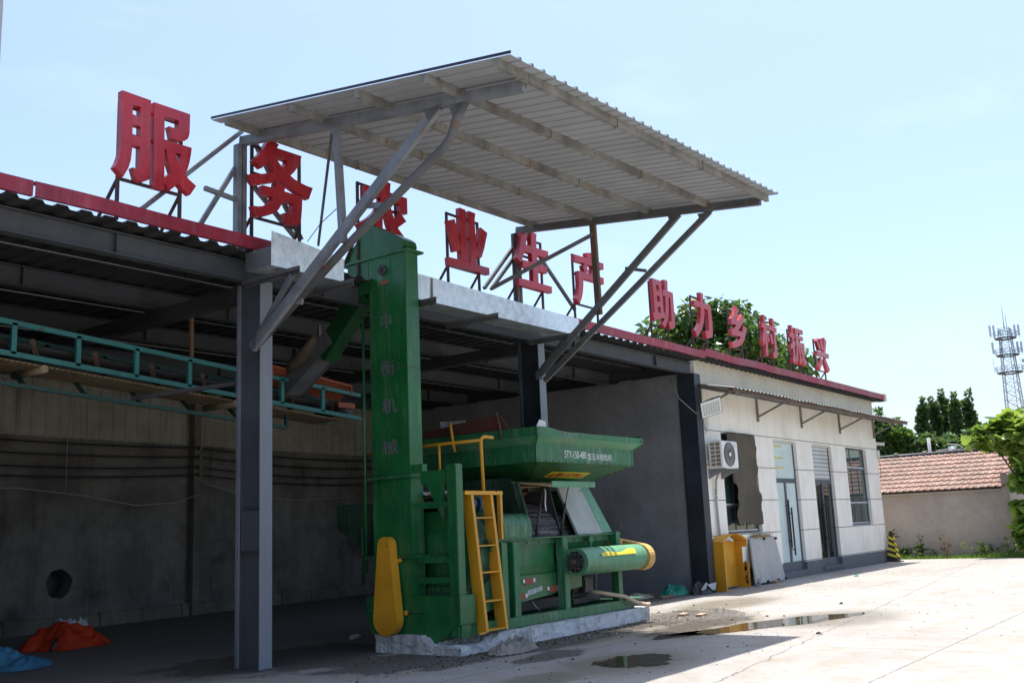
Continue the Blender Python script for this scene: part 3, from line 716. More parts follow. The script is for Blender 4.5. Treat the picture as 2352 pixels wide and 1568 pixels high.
MB().bar((13.9, 7.95, 5.6), (13.96, 7.6, 5.5), .03, .05).build('spacer', M['galv_old'], can)
MB().bar((7.88, 9.1, 4.63), (7.93, 9.83, 3.95), .05, .06).build('short_strut', M['galv'], can)
MB().bar((13.95, 9.25, 4.62), (13.95, 9.83, 4.1), .045, .06).build('short_strut', M['galv_old'], can)
for x, y, z in ((7.9, 6.74, zs(7.9,6.74)-.21), (7.93, 6.40, zs(7.9,6.4)-.23), (13.88, 6.93, zs(13.9,6.93)-.21), (13.96, 6.45, zs(13.9,6.45)-.22)):
    MB().prism([(x-.048, y-.12, z+.04), (x-.048, y+.16, z+.05), (x-.048, y+.10, z-.12)], (.006, 0, 0)).build('gusset', M['galv_old'], can)
for x, y, z in ((7.9, 9.80, 3.90), (13.88, 9.78, 4.06)):
    MB().box((x-.045, y-.05, z-.07), (x+.045, y+.012, z+.08)).build('foot_gusset', M['galv_old'], can)
# side stays back to the shed roof
for p, q, k in (((555,302),(325,480),10.12), ((547,375),(460,515),10.14), ((470,432),(548,461),10.13), ((583,322),(692,551),10.18), ((560,400),(680,548),10.2),
                ((1187,556),(1112,662),10.12), ((1196,570),(1128,664),10.16), ((1200,530),(1321,712),10.2)):
    MB().bar(W(*p,'y',k), W(*q,'y',k), .05, .055).build('stay', M['galv_old' if p[0] > 560 else 'galv'], can)
MB().bar(W(1362,538,'x',13.88), W(1130,662,'y',9.9), .05, .06).build('stay', M['galv_old'], can)
MB().tube([W(706,555,'y',10.0), W(735,515,'y',9.6), W(772,480,'x',7.9)], .006, 5).build('wire', M['black'], can)

# ------------------------------------------------------------------ gutter and its brackets
def gutter(x0, x1, ztop0, ztop1, label):
    gt = thing('box_gutter', ((x0+x1)/2, 9.5, 4.75), label, 'gutter', 'galvanised box gutters')
    mb = MB(); n = 10
    for i in range(n):
        a, b = x0+(x1-x0)*i/n, x0+(x1-x0)*(i+1)/n
        za, zb = ztop0+(ztop1-ztop0)*i/n, ztop0+(ztop1-ztop0)*(i+1)/n
        mb.add([(a,9.3,4.76),(b,9.3,4.76),(b,9.29,zb),(a,9.29,za),(a,9.78,4.78),(b,9.78,4.78)], [(0,1,2,3),(0,4,5,1)])
    mb.build('trough', M['galv_bright'], gt, solid=.004)
    MB().box((x0, 9.3, 4.765), (x0+.004, 9.78, 5.0)).build('end_cap', M['galv_old'], gt); MB().box((x1-.004, 9.3, 4.765), (x1, 9.78, 5.02)).build('end_cap', M['galv_old'], gt)
    if x1 > 12:
        B((10.62, 9.283, 4.765), (10.66, 9.289, ztop0-.02)).build('seam', M['galv_cream'], gt)
    return gt
gl = gutter(7.72, 8.92, 5.19, 5.06, 'short left length of galvanised box gutter beside the green elevator')
gr = gutter(10.12, 14.5, 5.13, 5.05, 'long galvanised box gutter between the elevator and the right props')
for x, par in ((7.86, gl), (8.75, gl), (10.28, gr), (11.75, gr), (13.95, gr)):
    y0 = 8.95 if x != 10.28 else 8.9
    MB().box((x-.025, y0, 4.70), (x+.025, 10.0, 4.706)).box((x-.025, y0, 4.66), (x-.019, 10.0, 4.70)).box((x+.019, y0+.02, 4.62), (x+.025, 10.0, 4.7)).build('bracket', M['galv_old'], par)

# ------------------------------------------------------------------ sign characters
YL = 9.90
def Zc(loop, ox, oy, sc): return [((ox+a/sc)/1.7415, (oy+b/sc)/1.7415) for a, b in loop]
SIGN = [
 ('服', 440, 350, 3.4833, [[(173,38),(574,182),(568,700),(562,1250),(545,1285),(500,1303),(445,1312),(362,1275),(318,1112),(345,1125),(390,1132),(413,1110),(420,828),(315,797),(306,890),(292,1010),(258,1120),(185,1245),(64,1108),(110,1030),(140,940),(158,830),(165,600)],
   [(318,240),(428,272),(428,410),(318,375)], [(316,513),(426,543),(424,687),(314,655)],
   [(618,205),(1118,375),(1112,600),(1106,665),(1085,715),(1048,742),(990,750),(930,735),(862,708),(845,620),(825,540),(880,562),(935,572),(955,555),(962,462),(763,402),(760,722),(1140,842),(1130,930),(1110,1040),(1085,1130),(1050,1215),(1100,1280),(1202,1372),(1118,1497),(1010,1405),(955,1340),(825,1440),(762,1325),(756,1425),(610,1380),(612,700)],
   [(915,905),(992,930),(975,1000),(955,1060),(930,990)], [(764,855),(788,862),(797,950),(822,1060),(862,1182),(758,1256),(760,1000)]]),
 ('务', 980, 540, 4.239, [[(415,65),(575,162),(545,222),(960,360),(940,450),(900,540),(840,625),(772,690),(840,750),(920,800),(1040,860),(1152,900),(1085,1090),(1000,1050),(880,970),(760,880),(625,765),(580,785),(480,805),(330,828),(152,840),(98,657),(200,660),(300,658),(400,645),(498,612),(410,440),(340,510),(283,562),(240,520),(145,425),(220,355),(310,245)],
   [(530,370),(715,435),(690,495),(640,545),(620,530),(570,460)],
   [(565,800),(690,875),(668,955),(880,1020),(975,1045),(968,1250),(950,1480),(920,1520),(870,1530),(715,1510),(670,1320),(750,1335),(805,1338),(815,1160),(645,1105),(620,1180),(575,1260),(520,1310),(450,1345),(320,1382),(190,1385),(130,1195),(220,1210),(310,1205),(400,1165),(445,1115),(475,1055),(300,1000),(305,850),(515,905),(518,812)]]),
 ('农', 1420, 700, 6.032, [[(668,130),(860,205),(848,425),(1258,565),(1268,945),(1105,902),(1092,705),(858,640),(858,730),(890,880),(945,1058),(1095,908),(1242,1122),(1035,1275),(1100,1370),(1180,1480),(1010,1640),(900,1400),(820,1200),(740,870),(668,990),(672,1480),(505,1450),(500,1185),(350,1260),(190,1330),(75,1165),(220,1085),(360,1000),(490,880),(585,730),(625,560),(408,490),(408,692),(232,650),(225,235),(655,368)]]),
 ('业', 1770, 820, 5.405, [[(135,1120),(410,1190),(400,985),(265,1008),(225,790),(180,540),(125,330),(262,303),(322,548),(372,780),(395,900),(385,500),(372,55),(500,108),(490,220),(505,520),(522,950),(540,1238),(612,1250),(605,900),(590,500),(572,125),(710,185),(697,310),(712,600),(735,1000),(770,850),(800,660),(828,485),(972,605),(905,940),(870,1060),(845,1140),(740,1110),(745,1285),(1012,1360),(1020,1510),(150,1292)]]),
 ('生', 2050, 910, 5.806, [[(210,105),(350,190),(330,270),(312,395),(432,430),(432,90),(560,155),(552,250),(558,475),(828,555),(832,715),(570,645),(580,845),(800,910),(805,1070),(598,1012),(608,1285),(915,1375),(922,1525),(155,1325),(150,1165),(487,1252),(475,970),(245,908),(240,748),(460,803),(445,605),(280,553),(235,720),(205,805),(95,700),(140,600),(175,450),(195,280)]]),
 ('产', 2280, 1000, 6.82, [[(128,118),(470,220),(445,75),(578,75),(602,262),(912,368),(922,535),(770,490),(735,700),(920,765),(928,938),(365,778),(368,950),(355,1130),(330,1290),(268,1470),(170,1315),(225,1200),(250,1050),(255,900),(240,700),(235,560),(400,605),(350,415),(425,380),(130,290)], [(455,392),(618,445),(588,662),(455,625),(500,600)]]),
 ('助', 2590, 1100, 6.817, [[(128,78),(372,168),(385,400),(408,560),(425,800),(442,1020),(475,1025),(478,1165),(330,1195),(195,1250),(150,1020),(205,1020),(185,700),(150,350)], [(228,262),(305,293),(315,435),(243,412)], [(252,558),(332,582),(340,728),(262,712)], [(277,855),(357,880),(365,1025),(290,1022)],
   [(455,122),(542,160),(550,430),(690,485),(715,800),(740,1100),(752,1400),(735,1445),(700,1465),(622,1465),(570,1270),(620,1275),(660,1250),(640,900),(615,620),(572,605),(582,850),(578,1050),(555,1230),(485,1440),(400,1330),(455,1220),(490,1080),(495,850),(488,580),(425,560),(415,390),(470,400)]]),
 ('力', 2755, 1160, 7.464, [[(330,65),(430,110),(428,240),(440,385),(652,460),(668,650),(695,900),(718,1200),(718,1350),(700,1400),(650,1430),(540,1440),(490,1215),(560,1230),(605,1190),(600,950),(570,590),(462,555),(472,750),(450,950),(410,1130),(330,1300),(260,1395),(190,1210),(270,1110),(330,980),(360,800),(362,525),(165,460),(160,295),(355,348),(345,200)]]),
 ('乡', 2900, 1210, 8.253, [[(355,102),(462,245),(430,330),(345,560),(460,610),(555,375),(650,530),(560,730),(430,920),(578,965),(605,745),(715,840),(695,1000),(660,1170),(600,1320),(540,1400),(450,1455),(340,1478),(280,1475),(230,1285),(320,1290),(420,1250),(490,1190),(525,1130),(350,1085),(235,1070),(215,865),(290,845),(340,800),(375,735),(250,710),(215,708),(200,515),(255,460),(300,340),(335,210)]]),
 ('村', 3030, 1250, 7.844, [[(175,62),(238,100),(248,355),(318,385),(322,525),(275,510),(285,640),(308,620),(345,720),(392,880),(340,935),(300,780),(325,1000),(350,1350),(285,1340),(265,1100),(245,850),(210,1030),(165,870),(185,700),(200,480),(135,455),(128,305),(200,335),(190,200)],
   [(440,172),(508,215),(515,300),(535,460),(598,485),(605,622),(562,610),(580,800),(610,1050),(632,1300),(632,1385),(610,1415),(520,1415),(490,1245),(550,1240),(530,1000),(510,700),(495,580),(345,535),(335,395),(468,430),(455,300)], [(390,690),(450,665),(490,830),(510,965),(445,985),(420,830)]]),
 ('振', 3145, 1290, 8.253, [[(138,75),(205,105),(215,250),(235,355),(265,370),(285,520),(255,515),(265,615),(295,600),(325,735),(285,780),(300,1000),(322,1250),(300,1310),(240,1320),(215,1160),(250,1160),(240,950),(225,840),(165,885),(148,710),(210,665),(195,490),(120,470),(115,320),(170,335)],
   [(272,168),(540,252),(555,395),(345,340),(355,420),(550,475),(560,605),(370,560),(375,640),(595,690),(605,830),(525,815),(545,920),(585,850),(637,980),(575,1075),(620,1180),(690,1305),(630,1440),(570,1300),(540,1170),(490,960),(462,790),(450,790),(480,980),(500,1165),(530,1160),(550,1290),(480,1400),(440,1240),(455,1190),(430,1000),(400,780),(390,770),(400,1000),(395,1200),(370,1360),(330,1290),(342,1050),(338,750),(325,600),(300,400)]]),
 ('兴', 3250, 1340, 8.7125, [[(190,95),(205,200),(300,480),(250,530),(145,190)], [(305,105),(335,240),(375,480),(332,540),(300,400),(255,130)], [(402,90),(488,210),(465,450),(455,625),(570,665),(580,810),(160,690),(150,540),(385,598),(400,400)], [(285,770),(370,870),(340,1000),(270,1215),(200,1080),(250,950)], [(455,815),(618,1215),(560,1308),(500,1160),(405,890)]]),
]
NB = ['leftmost, standing alone left of the canopy', 'just left of the canopy post', 'half hidden behind the canopy props', 'between the elevator and the right canopy post', 'standing on the right canopy post', 'crossed by the rusty vertical prop', 'first one right of the canopy, before the tree', 'with peeled yellow feet before the tree', 'with one peeled yellow foot, narrow zigzag shape', 'of two slim halves above the awning', 'dense one at the right end of the tree', 'rightmost, against open sky at the roof end']
def letter_mat(name, peel):
    mt = paint(name, (.40,.020,.032), .18, .30, dust=.4, dustc=(.47,.13,.15), stain=.25, bmp=.10)  # same fading and painted-in sheen as the plain red letters
    if peel:
        nt = mt.node_tree; bs = nt.nodes['Principled BSDF']; lk = bs.inputs['Base Color'].links[0].from_socket
        tc = _n(nt, 'ShaderNodeTexCoord'); sp = _n(nt, 'ShaderNodeSeparateXYZ'); nt.links.new(tc.outputs['Object'], sp.inputs[0])
        nn = noise_tex(nt, tc.outputs['Object'], 3, 4, .5)
        h = math_(nt, 'ADD', math_(nt, 'SUBTRACT', sp.outputs[2], math_(nt, 'MULTIPLY', sp.outputs[0], .38)), math_(nt, 'MULTIPLY', nn, .25))
        nt.links.new(mix(nt, ramp(nt, h, peel, peel+.06, 1, 0), lk, (.42,.20,.03)), bs.inputs['Base Color'])
    return mt
for i, (ch, ox, oy, sc, loops) in enumerate(SIGN):
    lw = []
    for lp in loops:
        pts = [W(a, b, 'y', YL) for a, b in Zc(lp, ox, oy, sc)]; lw.append([(p.x, p.z) for p in pts])
    xs = [a for l in lw for a, b in l]; zz = [b for l in lw for a, b in l]
    x0, x1, z0, z1 = min(xs), max(xs), min(zz), max(zz); cx = (x0+x1)/2
    root = thing('sign_character', (cx, YL+.06, 5.2), 'red metal character %s on the roof, %s' % (ch, NB[i]), 'sign letter', 'red sign characters on the roof edge')
    vs, fs = curve_mesh(lw, .09)
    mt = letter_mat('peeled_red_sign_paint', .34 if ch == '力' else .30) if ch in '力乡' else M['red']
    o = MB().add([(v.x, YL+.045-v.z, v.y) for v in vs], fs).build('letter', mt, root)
    mb = MB(); yb = YL+.112; xa, xb = x0+.10*(x1-x0), x0+.86*(x1-x0); t = .035
    zb = z0+.03; zt = z1-.10
    for x in (xa, xb): mb.box((x-t/2, yb-t/2, 5.12), (x+t/2, yb+t/2, zt))
    for z in (zb, (zb+zt)/2+.1, zt-.02): mb.box((xa+t/2, yb-t/2+.003, z-t/2), (xb-t/2, yb+t/2-.003, z+t/2))
    for x in (xa, xb): mb.bar((x, yb+.02, zb-.02), (x-.03, yb+.42, 5.12), .03)
    mb.build('support_frame', M['rusty_frame'], root)
# ------------------------------------------------------------------ concrete plinth
pl = MB(); n = 60
PX0, PX1, PY0, PY1, PH = 9.80, 14.52, 8.27, 9.72, .205
def ptop(x, y):
    h = PH-.012*abs(noise.noise(Vector((x*4, y*4, 0))))
    e = 1-math.hypot((x-9.95)/.62, (y-8.40)/.42)+.25*noise.noise(Vector((x*5, y*5, 8)))+.10*noise.noise(Vector((x*16, y*16, 2))); e = max(0, min(1, e*3.5)); h -= e*(.10+.025*noise.noise(Vector((x*12, y*12, 4))))
    if x < 10.3 and y > 8.9: h += .025
    return max(h, .05)
def pf(u, v):
    x = PX0+(PX1-PX0)*u; y = PY0+(PY1-PY0)*v
    return Vector((x, y, ptop(x, y)))
pl.grid(pf, 190, 60, False)
def side(fn, nseg):
    def gfn(u, v):
        p, nn = fn(u); top = ptop(p.x, p.y); z = top*v
        q = p+nn*(.018*noise.noise(Vector((p.x*7, p.y*7, z*9)))+.012*noise.noise(Vector((p.x*20, p.y*20, z*22))))*(1 if v < 1 else 0)
        return Vector((q.x, q.y, z))
    pl.grid(gfn, nseg, 6, False)
side(lambda u: (Vector((PX0+(PX1-PX0)*u, PY0, 0)), Vector((0,-1,0))), 190)
side(lambda u: (Vector((PX0, PY0+(PY1-PY0)*u, 0)), Vector((-1,0,0))), 40)
side(lambda u: (Vector((PX1, PY0+(PY1-PY0)*u, 0)), Vector((1,0,0))), 40)
tag(pl.build('concrete_plinth', M['whitewash']), 'low whitewashed concrete plinth chipped at its corner under the green machine', 'plinth')

# ------------------------------------------------------------------ bucket elevator
el = thing('bucket_elevator', (10.0, 9.45, .1), 'tall narrow green bucket elevator with silver characters and a yellow belt guard', 'elevator')
EX0, EX1, EY0, EY1 = 9.90, 10.165, 9.12, 9.82
MB().box((EX0, EY0, 2.28), (EX1, EY1, 5.36)).build('upper_casing', M['green'], el, bevel=.006)
MB().box((EX0+.003, EY0+.003, .70), (EX1-.003, EY1-.003, 2.235)).build('lower_casing', M['green'], el, bevel=.006)
def band(z, t=.04, e=.035): return MB().box((EX0-e, EY0-e, z), (EX1+e, EY1+e, z+t))
band(2.236, .018, .05).build('flange', M['green_dusty'], el); band(2.256, .022, .045).build('flange', M['green_dusty'], el)
MB().box((EX0-.05, EY0-.10, 1.19), (EX1+.10, EY1+.12, 1.225)).build('flange', M['green'], el)
# head with sloping hood
hood = [(EY0+.06, 5.36), (EY0+.0, 5.42), (EY0+.02, 5.50), (EY0+.10, 5.56), (EY0+.62, 5.84), (EY0+.70, 5.85), (EY0+1.02, 5.58), (EY0+1.18, 5.44), (EY0+1.18, 5.36)]
MB().prism([(EX0, a, b) for a, b in hood], (EX1-EX0, 0, 0)).build('head_hood', M['green'], el, bevel=.008)
MB().box((EX0-.03, EY0-.07, 5.335), (EX1+.05, EY0+1.26, 5.365)).build('head_flange', M['green_dusty'], el)
MB().prism([(EX0+.004, EY1+.001, 5.334), (EX0+.004, EY1+.43, 5.334), (EX0+.004, EY1+.43, 5.06), (EX0+.004, EY1+.28, 4.86), (EX0+.004, EY1+.001, 4.86)], (EX1-EX0-.008, 0, 0)).build('discharge_box', M['green'], el, bevel=.004)
MB().box((EX0-.008, EY0+.28, 4.92), (EX0-.001, EY0+.52, 5.27)).build('inspection_plate', M['green_dusty'], el)
mb = MB().box((EX0-.014, EY0+.30, 4.93), (EX0-.009, EY0+.46, 4.975)); mb.build('nameplate', M['orange_steel'], el)
MB().tube([(EX0-.01, EY0+.40, 5.13), (EX0-.06, EY0+.40, 5.13)], .07, 14).tube([(EX0-.06, EY0+.40, 5.13), (EX0-.10, EY0+.40, 5.13)], .025, 8).build('bearing', M['steel_dark'], el)
def duct(p, q, wx, h):
    p, q = Vector(p), Vector(q); return MB().bar(p, q, wx, h, (0,0,1))
duct((10.03, EY1+.20, 4.93), (10.03, EY1+1.05, 4.12), .24, .30).build('chute', M['green_chute'], el, bevel=.006)
ch2 = MB().bar((10.03, EY1+.80, 4.26), (10.03, EY1+1.75, 3.62), .32, .018)
ch2.bar((9.87, EY1+.80, 4.36), (9.87, EY1+1.75, 3.72), .012, .24).bar((10.19, EY1+.80, 4.36), (10.19, EY1+1.75, 3.72), .012, .24)
ch2.build('chute_trough', M['galv_old'], el)
MB().tube([(9.80, EY1+1.0, 4.36), (9.84, EY1+1.3, 4.14), (9.86, EY1+1.55, 4.02), (9.86, EY1+1.68, 3.98)], [.05,.10,.10,.04], 12).build('chute_cover', M['cloth_dark'], el)
MB().tube([(9.93, EY1+.16, 4.55), (9.93, EY1+.16, 1.0)], .02, 8).build('return_pipe', M['green'], el)
MB().tube([(9.93, EY1+.23, 1.6), (9.93, EY1+.23, .85)], .022, 8).box((9.9, EY1, 1.20), (9.96, EY1+.25, 1.23)).build('lever', M['green_dark'], el)
for z, f_ in ((2.265, .035), (1.207, .06), (.515, .02)):
    mb = MB()
    for i in range(7):
        yy = EY0+.02+i*.11; mb.tube([(EX0-f_-.002, yy, z), (EX0-f_-.014, yy, z)], .012, 6)
    mb.build('bolt_row', M['steel_dark'], el)
MB().box((EX0-.003, EY0+.002, 3.72), (EX0+.001, EY1-.002, 3.728)).build('weld_seam', M['rusty'], el)
MB().box((EX0+.002, EY0-.003, 3.72), (EX1-.002, EY0+.001, 3.728)).build('weld_seam', M['rusty'], el)
# boot
boot = [(EY0-.78, .715), (EY0-.78, .36), (EY0-.30, .10), (EY0+.15, .05), (EY0+.45, .06), (EY0+.72, .16), (EY0+.86, .42), (EY0+.86, .70), (EY0+.70, .70)]
MB().prism([(EX0+.01, a, b) for a, b in boot], (EX1-EX0+.05, 0, 0)).build('boot', M['green'], el, bevel=.006)
MB().box((EX0-.012, EY0-.30, .505), (EX1+.02, EY0+.87, .525)).build('boot_flange', M['green_dusty'], el)
def teardrop(yc, z0, r0, z1, r1, n=18):
    pts = []
    for k in range(n+1): a = math.pi+math.pi*k/n; pts.append((yc+r0*math.cos(a), z0+r0*math.sin(a)))
    for k in range(n+1): a = math.pi*k/n; pts.append((yc+r1*math.cos(a), z1+r1*math.sin(a)))
    return pts
gd = MB().prism([(EX0-.17, a, b) for a, b in teardrop(9.47, .43, .215, 1.36, .115)], (.14, 0, 0)).build('belt_guard', M['yellow'], el, bevel=.008)
mb = MB()
for z, yy in ((1.17, 9.30), (.50, 9.21)): mb.tube([(EX0-.03, yy, z), (EX0-.045, yy, z)], .032, 10)
mb.build('guard_lug', M['yellow'], gd)
for ch, (px, py), hh in (('中', (887, 735), .235), ('衡', (891, 843), .215), ('机', (895, 930), .205), ('械', (897, 1024), .205)):
    c = W(px, py, 'x', EX0-.004)
    wd = {'中': .20, '衡': .26, '机': .275, '械': .285}[ch]
    lettering(ch, (EX0-.001, c.y+wd/2, c.z-hh/2-.012), (0, -wd, -.0), (0, .02, hh), .004, M['silver'], el, bold=.014 if ch in '中机' else .004)
mb = MB()
zz0 = 5.0
for k in range(14):
    z = 4.9-.085*k; mb.box((EX0-.0022, 9.478-.004*k+.006*noise.noise(Vector((k, 0, 0))), z-.05), (EX0+.001, 9.49-.004*k, z))
mb.build('rust_drip', M['rusty'], el)

# ------------------------------------------------------------------ corn thresher
th = thing('corn_thresher', (12.1, 9.1, .2), 'large green corn threshing machine with a wide hopper on a whitewashed plinth', 'machine')
g = M['green']; gd_ = M['green_dusty']
mb = MB().box((9.92, 8.38, .21), (14.25, 8.50, .345)).box((9.92, 9.55, .21), (14.25, 9.67, .345)).box((14.0, 8.50, .212), (14.25, 9.55, .34)).box((9.96, 8.5, .212), (10.1, 9.55, .34))
mb.build('base_frame', M['green_dusty'], th, bevel=.005)
B((14.02, 8.30, .346), (14.42, 8.62, .36)).build('foot_plate', M['green_pale'], th)
po = MB().box((9.96, 8.39, .35), (10.115, 8.55, 2.37)).build('post', g, th, bevel=.012)
B((9.955, 8.36, .20), (10.13, 8.56, .349)).build('post_foot', g, po)
for a, b, z in ((10.84, 10.98, 1.335), (11.10, 11.245, 1.33), (12.30, 12.445, 1.36), (13.79, 13.92, 1.40)):
    MB().box((a, 8.37, .346), (b, 8.50, z)).build('post', gd_ if a > 10.9 else g, th, bevel=.01)
MB().box((10.6, 8.40, 1.362), (14.0, 8.52, 1.376)).box((10.6, 8.50, 1.28), (14.0, 8.512, 1.362)).build('top_rail', gd_, th)
mb = MB()
for x in [11.3+.3*i for i in range(9)]: mb.tube([(x, 8.50, 1.31), (x, 8.488, 1.31)], .011, 6)
mb.build('bolt_row', M['steel_dark'], th)
# bracket between post and elevator
mb = MB().box((9.97, 8.56, 2.13), (10.03, 9.0, 2.30)).prism([(9.97, 8.62, 2.13), (9.97, 8.90, 2.13), (9.97, 8.62, 1.66)], (.05, 0, 0)).box((9.95, 8.95, 2.30), (10.05, 9.10, 2.40))
mb.build('support_bracket', g, th)
for z in (1.82, 1.12, .86): MB().box((10.0, 8.56, z), (10.08, 9.2, z+.075)).build('cross_rail', g, th)
# fan drum
fc = Vector((10.3, 9.15, 1.17))
def cyl(x0, x1, yc, zc, r, n=40): return MB().tube([(x0, yc, zc), (x1, yc, zc)], r, n)
cyl(10.32, 10.78, 9.14, 1.17, .68).build('fan_drum', M['drum_dusty'], th); cyl(10.30, 10.32, 9.14, 1.17, .69).build('fan_rim', g, th)
cyl(10.86, 11.3, 9.12, 1.17, .64).build('rotor_drum', gd_, th); cyl(10.78, 10.86, 9.1, 1.17, .52).build('drum_belt', M['rubber'], th)
MB().prism([(10.25, 8.6, 1.5), (10.25, 9.5, 1.5), (10.25, 9.5, 1.1), (10.25, 8.9, 1.1)], (.04, 0, 0)).build('side_plate', g, th)
MB().box((10.25, 8.62, .42), (10.75, 9.6, .80)).build('outlet_box', gd_, th, bevel=.01)
MB().prism([(10.95, 8.52, .95), (10.25, 8.56, .62), (10.25, 8.56, .36), (10.95, 8.52, .50)], (0, .5, 0)).build('grain_chute', gd_, th)
MB().tube([(10.28, 8.47, .46), (10.45, 8.47, .53)], .05, 10).build('spout', M['galv_old'], th)
cyl(10.72, 10.95, 8.95, 1.88, .11, 16).build('motor', M['blue'], th); cyl(11.0, 11.22, 8.95, 1.86, .13, 16).build('motor', M['blue'], th)
MB().box((10.2, 8.8, 1.95), (11.0, 9.7, 1.99)).box((10.3, 9.0, 1.78), (11.2, 9.6, 1.82)).build('motor_deck', M['green_dark'], th)
MB().grid(lambda u, v: Vector((10.15+.8*u, 9.0+.6*v, 2.0+.05*noise.noise(Vector((u*5, v*5, 2)))+.03)), 12, 8).build('grain_sack', M['white_bag'], th, solid=.03)
# rounded belt cover
def rounded(x0, x1, y0, y1, z0, z1, r):
    pts = [(y0, z0)]
    for k in range(9):
        a = math.pi-math.pi/2*k/8; pts.append((y0+r+r*math.cos(a), z1-r+r*math.sin(a)))
    pts += [(y1, z1), (y1, z0)]
    return MB().prism([(x0, a, b) for a, b in pts], (x1-x0, 0, 0))
rounded(11.02, 11.66, 8.45, 9.0, 1.378, 1.72, .16).build('belt_cover', gd_, th)
# main body
MB().plate([(11.88, 8.62, 1.38), (11.88, 10.2, 1.38), (11.88, 10.2, 2.25), (11.88, 8.98, 2.25), (11.88, 8.80, 2.15)], .02).build('end_wall', M['green_dark'], th)
B((11.9, 9.9, 1.3), (13.9, 9.95, 2.2)).build('back_wall', M['steel_dark'], th)
MB().bar((11.80, 8.58, 1.40), (11.80, 8.80, 2.16), .05, .10).build('end_frame', M['green_dark'], th)
cyl(11.92, 12.62, 9.22, 1.30, .60, 48).build('screen_drum', M['screen'], th)
MB().plate([(12.70, 8.65, 1.38), (12.70, 9.9, 1.38), (12.70, 9.9, 2.15), (12.70, 8.85, 2.15)], .02).build('partition', M['steel_dark'], th)
MB().grid(lambda u, v: Vector((11.9+.8*u, 8.98+.7*v, 2.12-.55*v*v)), 4, 8).build('cover_lining', M['tan_cover'], th, solid=.01)
cyl(12.8, 13.2, 9.25, 1.30, .55, 40).build('screen_drum', M['screen'], th)
# raised lid with gas springs
lid = MB().hexa([(11.86,8.92,2.165),(13.02,8.92,2.165),(13.02,8.24,2.075),(11.86,8.24,2.075),(11.86,8.92,2.185),(13.02,8.92,2.185),(13.02,8.24,2.095),(11.86,8.24,2.095)]).build('lid', M['tan_cover'], th)
lid['label'] = 'raised lid with dusty tan underside'
MB().box((11.90, 8.225, 2.07), (13.04, 8.238, 2.155)).build('lid_edge', M['green_pale'], lid)
for x in (12.08, 12.72):
    MB().tube([(x, 8.50, 2.09), (x-.02, 8.56, 1.85)], .008, 6).tube([(x-.02, 8.56, 1.85), (x-.08, 8.62, 1.40)], .02, 8).build('gas_spring', M['steel_dark'], th)
MB().grid(lambda u, v: Vector((12.06+.03*u+.01*math.sin(v*7), 8.48, 2.06-.32*v+.0*u)), 2, 8).build('cloth_strip', M['white_bag'], th, solid=.006)
# right front panel, sloping
pn = MB().hexa([(12.92,8.50,1.385),(13.62,8.50,1.385),(13.62,8.54,1.385),(12.92,8.54,1.385),(12.86,8.80,2.12),(13.5,8.80,2.12),(13.5,8.84,2.12),(12.86,8.84,2.12)]).build('front_panel', M['grey_panel'], th)
pn['label'] = 'faded grey front panel with dirt streaks'
MB().hexa([(13.622,8.50,1.385),(13.92,8.50,1.385),(13.92,9.6,1.385),(13.622,9.6,1.385),(13.502,8.80,2.12),(13.74,8.80,2.12),(13.74,9.6,2.12),(13.502,9.6,2.12)]).build('corner_panel', M['green_pale'], th, bevel=.006)
mb = MB().box((13.42, 8.77, 2.03), (13.49, 8.80, 2.06)).box((12.98, 8.79, 2.03), (13.05, 8.80, 2.06)); mb.build('latch', M['galv_old'], th)
# sieve box side
sv = MB().hexa([(11.25,8.53,1.0),(12.30,8.53,1.0),(12.30,8.56,1.0),(11.25,8.56,1.0),(11.25,8.53,1.278),(12.30,8.53,1.278),(12.30,8.56,1.278),(11.25,8.56,1.278)])
sv.hexa([(11.25,8.56,.87),(13.79,8.56,.87),(13.79,8.75,.87),(11.25,8.75,.87),(11.25,8.531,.999),(13.79,8.531,.999),(13.79,8.75,.999),(11.25,8.75,.999)])
sv.build('sieve_side', g, th)
MB().hexa([(12.45,8.62,1.0),(13.79,8.62,1.0),(13.79,8.66,1.0),(12.45,8.66,1.0),(12.45,8.53,1.278),(13.79,8.53,1.278),(13.79,8.57,1.278),(12.45,8.57,1.278)]).build('sieve_side', g, th)
tray = MB().hexa([(11.27,8.515,.50),(12.98,8.515,.62),(12.98,8.60,.62),(11.27,8.60,.50),(11.27,8.515,.868),(12.98,8.515,.868),(12.98,8.60,.868),(11.27,8.60,.868)]).build('sieve_tray', g, th, bevel=.006)
lettering('清选振动筛', (11.58, 8.514, .585), (.36, 0, .045), (0, 0, .075), .003, M['white_letter'], tray, bold=.01)
for a, z in ((11.52, .74), (11.32, .545), (12.10, .60)):
    MB().box((a, 8.50, z), (a+.2, 8.513, z+.085)).build('hanger_pad', M['orange_steel'], th)
    for xx in (a-.02, a+.22): MB().tube([(xx, 8.50, z+.05), (xx, 8.512, z+.05)], .03, 8).build('hanger_nut', M['white_letter'], th)
B((11.2, 8.8, .35), (13.9, 9.6, .49)).build('pan', M['steel_dark'], th)
MB().tube([(10.72, 8.44, 1.26), (10.74, 8.44, .62)], .022, 8).tube([(10.72, 8.47, 1.26), (10.72, 8.42, 1.26)], .045, 12).tube([(10.74, 8.47, .60), (10.74, 8.42, .60)], .04, 12).build('turnbuckle', gd_, th)
MB().tube([(13.12, 8.42, 1.30), (13.12, 8.42, 1.10)], .022, 8).tube([(13.12, 8.45, 1.30), (13.12, 8.40, 1.30)], .055, 14).build('hanger_rod', g, th)
